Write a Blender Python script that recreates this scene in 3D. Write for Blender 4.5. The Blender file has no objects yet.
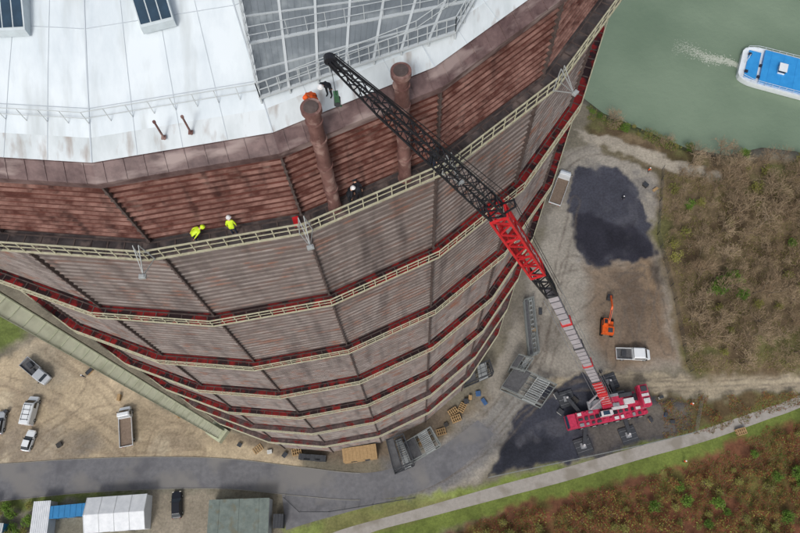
import bpy, math, random
import numpy as np
from mathutils import Vector, Matrix
random.seed(7); rng=np.random.default_rng(7)
S=bpy.context.scene; COL=S.collection
# ------------------------------------------------------------ camera (surveyed pose)
TH=math.radians(22.21); RO=math.radians(-3.95); H=130.6; F=700.0
fw=np.array([0,math.sin(TH),-math.cos(TH)]); up0=np.array([0,math.cos(TH),math.sin(TH)]); rt0=np.array([1.,0,0])
cr=rt0*math.cos(RO)+up0*math.sin(RO); cu=up0*math.cos(RO)-rt0*math.sin(RO)
def ray(px,py): return (px-400)/F*cr+(266.5-py)/F*cu+fw
def G(px,py,z=0.0):
    """map coordinate of a surveyed photo point lying at height z"""
    d=ray(px,py); t=(z-H)/d[2]; return Vector((d[0]*t,d[1]*t,z))
cam=bpy.data.cameras.new("camera"); co=bpy.data.objects.new("camera",cam); COL.objects.link(co)
cam.sensor_width=36; cam.lens=F/800*36; cam.clip_end=5000; cam.clip_start=0.5
M=Matrix(((cr[0],cu[0],-fw[0],0),(cr[1],cu[1],-fw[1],0),(cr[2],cu[2],-fw[2],H),(0,0,0,1)))
co.matrix_world=M; S.camera=co
# ------------------------------------------------------------ light
w=bpy.data.worlds.new("World"); S.world=w; w.use_nodes=True
nt=w.node_tree; bg=nt.nodes["Background"]; sk=nt.nodes.new("ShaderNodeTexSky"); sk.sky_type='NISHITA'; sk.sun_disc=False
sunel=math.radians(48); sunaz=math.radians(200)
sk.sun_elevation=sunel; sk.sun_rotation=sunaz; sk.air_density=1.0; sk.dust_density=4.0
hs=nt.nodes.new("ShaderNodeHueSaturation"); hs.inputs["Saturation"].default_value=0.5
nt.links.new(sk.outputs[0],hs.inputs["Color"]); nt.links.new(hs.outputs[0],bg.inputs[0]); bg.inputs[1].default_value=0.15
sl=bpy.data.lights.new("sun",'SUN'); sl.energy=1.35; sl.angle=math.radians(12); sl.color=(1,.98,.95)
so=bpy.data.objects.new("sun",sl); COL.objects.link(so)
sd=Vector((math.sin(sunaz)*math.cos(sunel),math.cos(sunaz)*math.cos(sunel),math.sin(sunel)))
so.rotation_euler=sd.to_track_quat('Z','Y').to_euler()
S.view_settings.view_transform='Standard'; S.view_settings.look='None'; S.view_settings.exposure=0
# ------------------------------------------------------------ helpers
def lin(r,g,b,k=1.0):
    return tuple(k*((c/255/12.92) if c/255<=.04045 else ((c/255+.055)/1.055)**2.4) for c in (r,g,b))
def mat(name,rgb,rough=.7,metal=0,var=.25,scale=3.0,stretch=(1,1,1),rgb2=None,bump=0.0,thr=None,det=5,spec=.3,scale2=None,mix2=None,st2=(1,1,1),thr2=(.52,.66),mix3=None,scale3=1,st3=(1,1,1),thr3=(.5,.7)):
    m=bpy.data.materials.new(name); m.use_nodes=True; n=m.node_tree.nodes; l=m.node_tree.links
    b=n["Principled BSDF"]; b.inputs["Roughness"].default_value=rough; b.inputs["Metallic"].default_value=metal
    b.inputs["Specular IOR Level"].default_value=spec
    c=lin(*rgb); tc=n.new("ShaderNodeTexCoord"); mp=n.new("ShaderNodeMapping"); mp.inputs["Scale"].default_value=stretch
    l.new(tc.outputs["Object"],mp.inputs[0])
    nz=n.new("ShaderNodeTexNoise"); nz.inputs["Scale"].default_value=scale; nz.inputs["Detail"].default_value=det; nz.inputs["Roughness"].default_value=.65
    l.new(mp.outputs[0],nz.inputs["Vector"])
    cr_=n.new("ShaderNodeValToRGB"); l.new(nz.outputs["Fac"],cr_.inputs[0])
    lo,hi=(thr if thr else (.3,.7))
    c2=lin(*rgb2) if rgb2 else tuple(x*(1-var) for x in c); c1=c if rgb2 else tuple(min(1,x*(1+var)) for x in c)
    cr_.color_ramp.elements[0].position=lo; cr_.color_ramp.elements[1].position=hi
    cr_.color_ramp.elements[0].color=(*c2,1); cr_.color_ramp.elements[1].color=(*c1,1)
    out=cr_.outputs[0]
    for mx_,sc_,st_,th_ in ((mix2,scale2,st2,thr2),(mix3,scale3,st3,thr3)):
        if not mx_: continue
        n2=n.new("ShaderNodeTexNoise"); n2.inputs["Scale"].default_value=sc_; n2.inputs["Detail"].default_value=4
        m2=n.new("ShaderNodeMapping"); m2.inputs["Scale"].default_value=st_; l.new(tc.outputs["Object"],m2.inputs[0]); l.new(m2.outputs[0],n2.inputs["Vector"])
        r2=n.new("ShaderNodeValToRGB"); r2.color_ramp.elements[0].position=th_[0]; r2.color_ramp.elements[1].position=th_[1]
        l.new(n2.outputs["Fac"],r2.inputs[0])
        mx=n.new("ShaderNodeMixRGB"); l.new(r2.outputs[0],mx.inputs[0]); l.new(out,mx.inputs[1]); mx.inputs[2].default_value=(*lin(*mx_),1)
        out=mx.outputs[0]
    l.new(out,b.inputs["Base Color"])
    if bump:
        bp=n.new("ShaderNodeBump"); bp.inputs["Strength"].default_value=bump; bp.inputs["Distance"].default_value=.05
        l.new(nz.outputs["Fac"],bp.inputs["Height"]); l.new(bp.outputs[0],b.inputs["Normal"])
    return m
class MB:
    def __init__(s): s.v=[];s.f=[];s.m=[]
    def face(s,pts,m=0):
        i=len(s.v); s.v+= [tuple(p) for p in pts]; s.f.append(tuple(range(i,i+len(pts)))); s.m.append(m)
    def hexa(s,b,t,m=0):
        i=len(s.v); s.v+=[tuple(p) for p in b]+[tuple(p) for p in t]; n=len(b)
        s.f.append(tuple(range(i+n-1,i-1,-1))); s.f.append(tuple(range(i+n,i+2*n)))
        for k in range(n): s.f.append((i+k,i+(k+1)%n,i+n+(k+1)%n,i+n+k))
        s.m+=[m]*(n+2)
    def box(s,c,d,m=0,rz=0,taper=1.0):
        ca,sa=math.cos(rz),math.sin(rz)
        def q(x,y,z): return (c[0]+x*ca-y*sa,c[1]+x*sa+y*ca,c[2]+z)
        a,b,h=d[0]/2,d[1]/2,d[2]/2
        s.hexa([q(-a,-b,-h),q(a,-b,-h),q(a,b,-h),q(-a,b,-h)],[q(-a*taper,-b*taper,h),q(a*taper,-b*taper,h),q(a*taper,b*taper,h),q(-a*taper,b*taper,h)],m)
    def beam(s,p,q,w,h=None,m=0,up=(0,0,1),w2=None,h2=None):
        h=h or w; w2=w2 or w; h2=h2 or h*(w2/w)
        p=Vector(p);q=Vector(q); d=(q-p)
        if d.length<1e-6: return
        d.normalize(); u=Vector(up)
        if abs(d.dot(u))>.97: u=Vector((1,0,0))
        r=d.cross(u).normalized(); u=r.cross(d)
        def rg(o,a,b): return [o-r*a-u*b,o+r*a-u*b,o+r*a+u*b,o-r*a+u*b]
        s.hexa(rg(p,w/2,h/2),rg(q,w2/2,h2/2),m)
    def tube(s,p,q,r0,r1=None,n=10,m=0):
        r1=r0 if r1 is None else r1; p=Vector(p);q=Vector(q); d=(q-p).normalized(); u=Vector((0,0,1))
        if abs(d.dot(u))>.95: u=Vector((1,0,0))
        a=d.cross(u).normalized(); b=a.cross(d)
        rg=lambda o,r:[o+a*(r*math.cos(2*math.pi*k/n))-b*(r*math.sin(2*math.pi*k/n)) for k in range(n)]
        s.hexa(rg(p,r0),rg(q,r1),m)
    def loft(s,secs,m=0):
        n=len(secs[0]); i=len(s.v)
        for x in secs: s.v+=[tuple(p) for p in x]
        for a in range(len(secs)-1):
            for k in range(n): s.f.append((i+a*n+k,i+a*n+(k+1)%n,i+(a+1)*n+(k+1)%n,i+(a+1)*n+k)); s.m.append(m)
        s.f.append(tuple(range(i+n-1,i-1,-1))); s.m.append(m); e=i+(len(secs)-1)*n
        s.f.append(tuple(range(e,e+n))); s.m.append(m)
    def dome(s,c,r,hz,n=10,k=3,m=0):
        secs=[[(c[0]+r*math.cos(t)*math.cos(2*math.pi*j/n),c[1]+r*math.cos(t)*math.sin(2*math.pi*j/n),c[2]+hz*math.sin(t)) for j in range(n)] for t in [math.pi/2*.96*i/k for i in range(k+1)]]
        s.loft(secs,m)
    def mesh(s,name,mats,smooth=False):
        me=bpy.data.meshes.new(name); me.from_pydata(s.v,[],s.f); 
        for x in mats: me.materials.append(x)
        me.polygons.foreach_set("material_index",s.m)
        if smooth: me.polygons.foreach_set("use_smooth",[True]*len(s.f))
        me.update(); return me
def thing(name,label,cat,loc=(0,0,0),rz=0,group=None):
    o=bpy.data.objects.new(name,None); o.empty_display_size=.5; COL.objects.link(o); o.location=loc; o.rotation_euler=(0,0,rz)
    o["label"]=label; o["category"]=cat
    if group:o["group"]=group
    return o
def part(par,mb,name,mats,loc=None,label=None,smooth=False,bevel=0):
    me=mb if isinstance(mb,bpy.types.Mesh) else mb.mesh(name,mats,smooth)
    o=bpy.data.objects.new(name,me); COL.objects.link(o)
    if par is not None:o.parent=par
    if loc is not None:o.location=loc
    if label:o["label"]=label
    if bevel:
        b=o.modifiers.new("b",'BEVEL'); b.width=bevel; b.segments=2; b.limit_method='ANGLE'
    return o
def single(mb,name,mats,label,cat,loc=(0,0,0),rz=0,group=None,smooth=False,bevel=0):
    o=part(None,mb,name,mats,loc,None,smooth,bevel); o.rotation_euler=(0,0,rz); o["label"]=label;o["category"]=cat
    if group:o["group"]=group
    return o
def vn(x,y,sc,seed=0):
    r=np.random.default_rng(seed).random((256,256)); x=x/sc+1000.3;y=y/sc+1000.7
    xi=np.floor(x).astype(int);yi=np.floor(y).astype(int);fx=x-xi;fy=y-yi;fx=fx*fx*(3-2*fx);fy=fy*fy*(3-2*fy)
    g=lambda a,b:r[a%256,b%256]
    return (g(xi,yi)*(1-fx)+g(xi+1,yi)*fx)*(1-fy)+(g(xi,yi+1)*(1-fx)+g(xi+1,yi+1)*fx)*fy
def fbm(x,y,sc,seed=0): return (vn(x,y,sc,seed)*.5+vn(x,y,sc/2.1,seed+1)*.28+vn(x,y,sc/4.3,seed+2)*.22)
def sdist(X,Y,poly):
    n=len(poly); D=np.full(X.shape,1e9); ins=np.zeros(X.shape,bool)
    for i in range(n):
        x0,y0=poly[i][:2];x1,y1=poly[(i+1)%n][:2]
        ex,ey=x1-x0,y1-y0; t=np.clip(((X-x0)*ex+(Y-y0)*ey)/(ex*ex+ey*ey+1e-9),0,1)
        D=np.minimum(D,(X-x0-t*ex)**2+(Y-y0-t*ey)**2)
        c=((y0>Y)!=(y1>Y))&(X<(x1-x0)*(Y-y0)/((y1-y0) if abs(y1-y0)>1e-9 else 1e-9)+x0); ins^=c
    D=np.sqrt(D); return np.where(ins,D,-D)
def W(pts,z=0): return [G(x,y,z) for x,y in pts]
def smooth(pts,n=6):
    P=[Vector((p[0],p[1])) for p in pts]; out=[]
    for i in range(len(P)-1):
        p0=P[max(0,i-1)];p1=P[i];p2=P[i+1];p3=P[min(len(P)-1,i+2)]
        for k in range(n):
            t=k/n; out.append(.5*((2*p1)+(p2-p0)*t+(2*p0-5*p1+4*p2-p3)*t*t+(3*p1-p0-3*p2+p3)*t**3))
    out.append(P[-1]); return out
# ------------------------------------------------------------ ground
bank=W([(540,60),(585,92),(606,108),(640,122),(690,143),(730,150),(765,142),(800,146),(860,165)])
b0=bank[0];b1=bank[-1]; bd=(Vector((b1.x-b0.x,b1.y-b0.y,0))).normalized(); bn=Vector((-bd.y,bd.x,0))
river=[b0-bd*900]+bank+[b1+bd*900,b1+bd*900+bn*75,b0-bd*900+bn*75]
river=[(p.x,p.y) for p in river]
gx=np.concatenate([[-2500,-900,-400,-200,-130],np.arange(-90,110,.33),[140,200,400,900,2500]])
gy=np.concatenate([[-2500,-900,-300,-100,-45],np.arange(-24,128,.33),[150,200,400,900,2500]])
X,Y=np.meshgrid(gx,gy); nx,ny=len(gx),len(gy)
sr=sdist(X,Y,river)
Z=-4.5*np.clip((sr+2.5)/6,0,1)
wx=X+(fbm(X,Y,5,3)-.5)*3.0+(vn(X,Y,.9,9)-.5)*.9; wy=Y+(fbm(X,Y,5,13)-.5)*3.0+(vn(X,Y,.9,19)-.5)*.9
colr=np.zeros(X.shape+(3,)); base=lin(118,112,98); colr[:]=base
veg=np.zeros(X.shape)
def zone(pts,rgb,soft=.5,v=0.0,warp=True,k=1.0,op=1.0,spot=None):
    global colr,veg
    P=[(p.x,p.y) for p in W(pts)]
    s=sdist(wx,wy,P) if warp else sdist(X,Y,P)
    a=np.clip(.5+s/(2*soft),0,1)*op
    if spot: a=a*np.clip((fbm(X,Y,spot[0],spot[2])-spot[1])*8,0,1)
    c=np.array(lin(*rgb))*k
    colr=colr*(1-a[...,None])+c*a[...,None]; veg=veg*(1-a)+v*a
def ruts(pts,rgb,op=.5,gap=.95,wd=.34):
    """pair of wheel ruts along a driven line"""
    global colr
    P=[G(p.x,p.y) for p in smooth(pts,5)]; D=np.full(X.shape,1e9)
    x2=X+(fbm(X,Y,3,33)-.5)*.8; y2=Y+(fbm(X,Y,3,36)-.5)*.8
    for a,b in zip(P[:-1],P[1:]):
        ex,ey=b.x-a.x,b.y-a.y; t=np.clip(((x2-a.x)*ex+(y2-a.y)*ey)/(ex*ex+ey*ey+1e-9),0,1)
        D=np.minimum(D,(x2-a.x-t*ex)**2+(y2-a.y-t*ey)**2)
    D=np.abs(np.sqrt(D)-gap); a=np.clip(1-D/wd,0,1)*op*np.clip(fbm(X,Y,2.5,81)*2.2-.3,0,1)
    colr=colr*(1-a[...,None])+np.array(lin(*rgb))*a[...,None]
scrubB=[(430,545),(510,508),(560,494),(620,482),(720,452),(800,415),(900,370),(1000,600),(420,600)]
scrubR=[(596,112),(690,150),(800,160),(1000,170),(1000,372),(800,372),(700,378),(684,366),(672,300),(655,235),(660,170),(610,150),(585,135)]
zone([(-400,-200),(400,-200),(400,800),(-400,800)],(112,106,92),1)
zone([(-200,250),(30,318),(20,345),(-200,420)],(98,110,58),.8,.6)
zone([(-200,480),(0,365),(40,338),(90,360),(215,432),(300,455),(300,472),(100,462),(-200,478)],(176,160,134),.8)
zone([(-200,440),(40,425),(150,400),(230,448),(120,462),(-200,474)],(146,132,110),1.5,op=.6)
zone([(0,430),(60,425),(95,445),(60,462),(0,463)],(138,128,114),1.2,op=.7)
zone([(75,430),(100,425),(108,445),(90,455),(78,450)],(98,94,90),1.0,op=.6)
zone([(15,345),(60,340),(75,375),(30,395)],(156,146,128),1.5,op=.7)
zone([(-50,360),(260,460),(0,470)],(124,112,98),1.5,op=.5,spot=(7,.55,61))
zone([(-50,360),(260,460),(0,470)],(190,178,154),1.5,op=.5,spot=(5,.58,66))
zone([(150,480),(260,495),(270,540),(-50,560),(-50,500)],(122,118,104),.6,.2)
zone([(0,497),(110,491),(150,492),(30,508),(0,508)],(98,108,58),.6,.6)
zone([(150,492),(212,492),(212,545),(150,545)],(134,126,112),.5)
zone([(225,440),(330,462),(400,462),(470,410),(430,400),(300,430)],(112,100,86),.8)
zone([(400,470),(455,430),(492,375),(520,300),(548,220),(566,150),(600,142),(655,168),(662,240),(684,366),(600,378),(545,390),(520,425),(480,478),(420,500)],(146,140,130),.7)
zone([(450,442),(500,395),(545,372),(565,386),(510,432),(478,468),(440,490),(405,496),(395,466),(425,458)],(122,120,116),.9,op=.9)
zone([(380,462),(425,458),(458,440),(484,418),(498,430),(470,468),(445,484),(395,502)],(104,103,105),1.2,op=.92)
zone([(425,440),(480,394),(490,400),(452,436),(430,450)],(104,90,70),1.0,op=.6)
zone([(500,330),(560,160),(585,160),(575,280),(560,372),(510,372)],(118,112,104),2,op=.7,spot=(6,.48,23))
zone([(585,262),(625,262),(652,245),(680,362),(612,372),(590,340)],(124,106,88),1.5,op=.85)
zone([(612,275),(640,272),(652,330),(620,345)],(84,72,62),1.5,op=.75)
zone([(645,285),(662,290),(672,350),(652,345)],(104,88,72),1.0,op=.7)
zone([(640,260),(652,256),(660,290),(645,290)],(146,124,98),1,op=.6)
zone([(573,168),(600,164),(618,168),(632,184),(640,188),(644,206),(652,222),(656,255),(644,256),(628,262),(612,260),(600,270),(586,262),(576,248),(580,230),(568,212)],(66,67,76),.3)
zone([(573,218),(590,214),(610,222),(634,226),(652,240),(656,257),(628,260),(600,268),(576,248)],(48,48,57),.4)
zone([(570,160),(660,170),(660,262),(575,262)],(88,88,94),.6,op=.35,spot=(4,.56,47))
zone([(600,222),(640,238),(650,255),(610,250)],(34,34,42),.6,op=.5)
zone([(648,262),(662,262),(664,282),(652,284)],(52,48,46),.9,op=.8)
zone([(535,380),(560,374),(645,373),(700,377),(800,370),(1000,362),(1000,382),(800,388),(700,393),(640,390),(590,388)],(158,147,126),.4)
zone([(650,392),(700,397),(800,391),(1000,386),(1000,400),(800,404),(700,435),(660,440),(640,410)],(100,92,60),.6,.7)
zone([(650,392),(700,397),(800,391),(800,404),(700,435)],(84,66,50),.6,.7,op=.7,spot=(4,.52,28))
zone([(488,474),(498,452),(512,428),(524,404),(545,388),(575,374),(590,376),(600,392),(650,395),(690,400),(694,432),(640,446),(560,462)],(54,56,65),.3,warp=True)
zone([(585,425),(640,418),(690,405),(692,430),(640,444),(590,452)],(98,92,84),.8,op=.7)
zone([(640,400),(690,402),(690,412),(640,416)],(120,112,98),.8,op=.6)
zone([(495,440),(530,430),(560,440),(540,462),(500,470)],(36,38,46),1,op=.8)
zone([(500,470),(560,380),(690,400),(690,440)],(86,86,92),.7,op=.45,spot=(3.5,.56,97))
for pts in ([(400,480),(450,450),(500,405),(540,340),(562,260),(575,200)],[(420,486),(480,452),(530,400),(590,385),(700,387),(820,380)],[(545,370),(560,300),(570,260),(600,275),(625,300),(640,345)],[(600,380),(650,383),(820,378)],[(560,330),(600,300),(640,270),(655,290),(668,350)],[(500,440),(560,382),(640,380)],[(610,365),(618,320),(630,290),(650,300)],[(640,350),(650,300),(660,270)],[(540,360),(552,290),(575,275),(640,268)],[(560,170),(590,150),(640,160)]):
    ruts(pts,(96,88,80),.75)
for pts in ([(0,380),(60,400),(130,445),(200,452)],[(130,455),(126,420),(100,385),(50,350)],[(30,455),(60,430),(110,410),(180,430)],[(0,455),(70,410),(90,380),(60,350)],[(0,400),(80,455),(200,455)],[(150,455),(160,430),(190,430)],[(60,455),(100,430),(130,455)]):
    ruts(pts,(124,110,92),.7)
zone([(285,545),(400,512),(478,490),(560,466),(640,447),(695,434),(760,410),(800,396),(1000,320),(1000,345),(800,422),(700,464),(600,490),(500,514),(420,545)],(100,112,54),.5,.7)
zone([(285,530),(400,500),(478,484),(560,464),(560,470),(480,494),(420,508),(300,545)],(118,132,64),.6,.7,op=.8)
zone([(330,520),(420,498),(470,500),(400,525),(320,545)],(120,112,78),.8,.5,op=.6)
zone(scrubR,(112,98,76),.9,1)
zone(scrubR,(94,98,56),.8,1,op=.7,spot=(9,.5,41))
zone(scrubR,(78,64,48),.8,1,op=.7,spot=(5,.52,48))
zone(scrubB,(112,74,54),.6,1)
zone(scrubB,(92,98,50),.6,1,op=.7,spot=(6,.54,44))
zone(scrubB,(74,52,40),.6,1,op=.5,spot=(3,.53,46))
zone([(585,100),(640,120),(690,142),(690,152),(640,135),(600,122)],(82,88,52),.6,1,op=.8)
zone([(576,130),(610,136),(660,154),(720,172),(716,180),(690,174),(640,160),(590,144)],(160,152,138),.3)
zone([(600,144),(655,166),(690,176),(690,186),(662,180),(655,172),(600,152)],(92,84,62),.4,.8,op=.8)
mo=(fbm(X,Y,6,70)-.5)*.4+(fbm(X,Y,1.4,75)-.5)*.45
colr=colr*(1+mo*(1+.6*veg))[...,None]
dark=np.clip((sr+1.5)/2,0,1)[...,None]; colr=colr*(1-.6*dark)
me=bpy.data.meshes.new("ground"); V=np.stack([X,Y,Z],-1).reshape(-1,3)
idx=np.arange(nx*ny).reshape(ny,nx); Fq=np.stack([idx[:-1,:-1],idx[:-1,1:],idx[1:,1:],idx[1:,:-1]],-1).reshape(-1,4)
me.vertices.add(len(V)); me.vertices.foreach_set("co",V.ravel()); me.loops.add(Fq.size); me.loops.foreach_set("vertex_index",Fq.ravel().astype(np.int32))
me.polygons.add(len(Fq)); me.polygons.foreach_set("loop_start",np.arange(0,Fq.size,4,dtype=np.int32)); me.polygons.foreach_set("loop_total",np.full(len(Fq),4,dtype=np.int32))
me.update(); ca=me.color_attributes.new("zone",'FLOAT_COLOR','POINT'); ca.data.foreach_set("color",np.concatenate([colr,veg[...,None]],-1).reshape(-1).astype(np.float32))
gm=bpy.data.materials.new("ground_soil"); gm.use_nodes=True; n=gm.node_tree.nodes;l=gm.node_tree.links; b=n["Principled BSDF"]; b.inputs["Roughness"].default_value=.85; b.inputs["Specular IOR Level"].default_value=.2
at=n.new("ShaderNodeAttribute"); at.attribute_name="zone"; tc=n.new("ShaderNodeTexCoord")
n1=n.new("ShaderNodeTexNoise"); n1.inputs["Scale"].default_value=2.2; n1.inputs["Detail"].default_value=6; n1.inputs["Roughness"].default_value=.75; l.new(tc.outputs["Object"],n1.inputs["Vector"])
mr=n.new("ShaderNodeMapRange"); mr.inputs[1].default_value=.3; mr.inputs[2].default_value=.7; mr.inputs[3].default_value=.68; mr.inputs[4].default_value=1.34; l.new(n1.outputs["Fac"],mr.inputs[0])
vm=n.new("ShaderNodeVectorMath"); vm.operation='SCALE'; l.new(at.outputs["Color"],vm.inputs[0]); l.new(mr.outputs[0],vm.inputs["Scale"]); l.new(vm.outputs[0],b.inputs["Base Color"])
bp=n.new("ShaderNodeBump"); bp.inputs["Strength"].default_value=.5; bp.inputs["Distance"].default_value=.12; l.new(n1.outputs["Fac"],bp.inputs["Height"]); l.new(bp.outputs[0],b.inputs["Normal"])
me.materials.append(gm); go=bpy.data.objects.new("ground",me); COL.objects.link(go); go["kind"]="structure"
# water with the foam of the boat's wake
bs=G(738,66,-1.6); be=G(806,84,-1.6); byaw=math.atan2(be.y-bs.y,be.x-bs.x)
wm=bpy.data.materials.new("canal_water"); wm.use_nodes=True; n=wm.node_tree.nodes;l=wm.node_tree.links;b=n["Principled BSDF"]
b.inputs["Roughness"].default_value=.15; b.inputs["Specular IOR Level"].default_value=.35
tc=n.new("ShaderNodeTexCoord"); n1=n.new("ShaderNodeTexNoise"); n1.inputs["Scale"].default_value=.9; n1.inputs["Detail"].default_value=6; l.new(tc.outputs["Object"],n1.inputs["Vector"])
n2=n.new("ShaderNodeTexNoise"); n2.inputs["Scale"].default_value=.05; n2.inputs["Detail"].default_value=5; l.new(tc.outputs["Object"],n2.inputs["Vector"])
rp=n.new("ShaderNodeValToRGB"); rp.color_ramp.elements[0].position=.35; rp.color_ramp.elements[1].position=.65
rp.color_ramp.elements[0].color=(*lin(106,124,104),1); rp.color_ramp.elements[1].color=(*lin(122,139,118),1); l.new(n2.outputs["Fac"],rp.inputs[0])
l.new(rp.outputs[0],b.inputs["Base Color"]); bp=n.new("ShaderNodeBump"); bp.inputs["Strength"].default_value=.7; bp.inputs["Distance"].default_value=.18; l.new(n1.outputs["Fac"],bp.inputs["Height"]); l.new(bp.outputs[0],b.inputs["Normal"])
mb=MB(); mb.face([(-2400,-2400,-1.6),(2400,-2400,-1.6),(2400,2400,-1.6),(-2400,2400,-1.6)])
wo=part(None,mb,"water",[wm]); wo["kind"]="structure"
foam=mat("foam",(190,194,182),.6,0,.15,2,rgb2=(150,158,142)); mb=MB()
for i in range(1700):
    d=random.uniform(0,15); sp=(.3+d*.06); y=random.gauss(0,sp); s=random.uniform(.03,.13)*(1.15-d/18)
    c=(bs+Vector((math.cos(byaw),math.sin(byaw),0))*(-d)+Vector((-math.sin(byaw),math.cos(byaw),0))*(y+.05*d+.4*math.sin(d*.7)))
    ln=random.uniform(1,3.2); th=byaw+random.gauss(0,.5)
    mb.face([(c.x+s*ln*math.cos(th)*math.cos(t)-s*math.sin(th)*math.sin(t),c.y+s*ln*math.sin(th)*math.cos(t)+s*math.cos(th)*math.sin(t),-1.594+.00001*i) for t in [k*math.pi/3 for k in range(6)]])
o=part(None,mb,"water_foam",[foam]); o["kind"]="stuff"
# ------------------------------------------------------------ roads
asph=mat("asphalt",(106,106,109),.55,0,.18,1.2,bump=.2,scale2=.25,mix2=(92,92,96),mix3=(118,116,114),scale3=.12,thr3=(.5,.62))
pathm=mat("path_asphalt",(152,147,140),.8,0,.12,1.5,scale2=.3,mix2=(132,126,116))
conc=mat("kerb_stone",(128,126,120),.8,0,.15,3)
def strip(a,b_,z,name,mt,kerb=0):
    A=smooth(a);B=smooth(b_); A=[G(p.x,p.y,0) for p in A];B=[G(p.x,p.y,0) for p in B]
    mb=MB()
    for i in range(len(A)-1):
        mb.face([(A[i].x,A[i].y,z),(B[i].x,B[i].y,z),(B[i+1].x,B[i+1].y,z),(A[i+1].x,A[i+1].y,z)])
    o=part(None,mb,name,[mt]); o["kind"]="structure"
    if kerb:
        mb=MB()
        for L in (A,B):
            for i in range(len(L)-1-kerb):
                mb.beam((L[i].x,L[i].y,z+.03),(L[i+1].x,L[i+1].y,z+.03),.12,.12)
        k=part(None,mb,"kerb",[conc]); k["kind"]="structure"
strip([(-120,470),(0,464),(80,459),(160,457),(230,459),(300,467),(360,473),(400,466),(440,448),(478,420)],
      [(-120,512),(0,501),(80,493),(160,489),(230,489),(300,496),(360,500),(414,493),(458,470),(494,434)],.012,"road",asph,18)
strip([(282,494),(330,498),(396,499)],[(286,530),(322,519),(404,497)],.020,"road",asph)
strip([(300,548),(340,530),(420,508),(500,485),(560,469),(640,446),(700,430),(760,410),(800,395),(900,345)],
      [(345,550),(370,533),(429,517),(505,497),(566,481),(645,458),(706,441),(766,420),(806,405),(910,356)],.010,"path",pathm)
# ------------------------------------------------------------ gasometer
C=Vector((-13.87,51.86,0)); PH=math.radians(-90.97); R=34.0
def pc(k,r,z): a=PH+k*math.radians(15); return Vector((r*math.cos(a),r*math.sin(a),z))
LV=[100.9,93.7,80.0,65.9,52.8,39.6,26.4,13.0,0.0]
gas=thing("gasometer","huge rusty brown steel gasometer with white roof beside the canal","gasometer",C)
HS=(.22,.22,3.6)
mw0=mat("rusty_plate",(106,62,54),.45,0,.3,1.3,HS,rgb2=(64,36,32),thr=(.3,.66),scale2=1.1,mix2=(128,108,100),st2=(1,1,.35),thr2=(.56,.76),mix3=(50,34,32),scale3=1.6,st3=(1,1,.2),thr3=(.54,.82))
mw1=mat("weathered_plate",(130,120,116),.5,0,.3,1.2,HS,rgb2=(92,80,77),thr=(.28,.7),scale2=.5,mix2=(122,82,64),st2=(.6,.6,1.8),thr2=(.54,.78),mix3=(78,70,68),scale3=1.0,st3=(1,1,.14),thr3=(.5,.78))
mw2=mat("grey_base_plate",(150,151,149),.6,0,.3,1.0,HS,rgb2=(112,112,110),scale2=.3,mix2=(112,98,92))
ml0=mat("rust_ledge",(150,116,106),.4,0,.3,1.6,(.5,.5,1),rgb2=(84,52,46),thr=(.36,.64),mix3=(52,36,34),scale3=1.6,st3=(1,1,.2),thr3=(.54,.82))
ml1=mat("weathered_ledge",(150,142,137),.5,0,.3,1.2,(.4,.4,1),rgb2=(104,93,88),thr=(.3,.7),scale2=.6,mix2=(132,88,68),thr2=(.54,.74),mix3=(86,78,76),scale3=1.0,st3=(1,1,.14),thr3=(.5,.78))
mb=MB()
for s in range(8):
    zt,zb=LV[s],LV[s+1]; npl=13 if s==0 else 20; h=(zt-zb)/npl; o=.16 if s==0 else .10
    mp_=0 if s==0 else (1 if s<6 else 2); lp=3 if s==0 else 4
    for k in range(24):
        for i in range(npl):
            z=zt-i*h
            a=[(0,z),(o,z-.02),(o,z-.08),(.0,z-.13 if s==0 else z-h*.5),(0,z-h)] if i>0 else [(0,z),(0,z-h)]
            for j in range(len(a)-1):
                (r0,z0),(r1,z1)=a[j],a[j+1]
                mm=lp if (len(a)==5 and j<=1) else mp_
                mb.face([pc(k,R+r1,z1),pc(k+1,R+r1,z1),pc(k+1,R+r0,z0),pc(k,R+r0,z0)],mm)
part(gas,mb,"wall",[mw0,mw1,mw2,ml0,ml1])
mcol=mat("column_steel",(64,54,52),.6,0,.3,2,rgb2=(98,86,82))
mb=MB()
for s in range(8):
    zt,zb=LV[s],LV[s+1]
    mb.box((R+.13,0,(zt+zb)/2),(.24,.11,zt-zb-.1)); 
    z=zb+.3
    while z<zt-.3:
        mb.box((R+.27,0,z),(.05,.2,.12)); z+=.72
cme=mb.mesh("column",[mcol])
for k in range(24):
    o=part(gas,cme,"column",[]); o.rotation_euler=(0,0,PH+k*math.radians(15))
mdeck=mat("red_gallery_deck",(138,36,36),.35,0,.3,1.2,rgb2=(84,28,29),thr=(.35,.65),scale2=.75,mix2=(44,31,33),thr2=(.48,.55))
mdeckg=mat("grey_gallery_deck",(112,92,90),.4,0,.3,1.2,rgb2=(70,60,60),thr=(.35,.65),scale2=.6,mix2=(110,34,34),thr2=(.5,.58))
mdeck1=mat("dark_gallery_deck",(84,79,79),.3,0,.3,1.2,rgb2=(50,45,47),scale2=.9,mix2=(108,96,92))
mrail=mat("cream_railing",(190,188,164),.5,0,.12,3,rgb2=(158,154,130))
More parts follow.
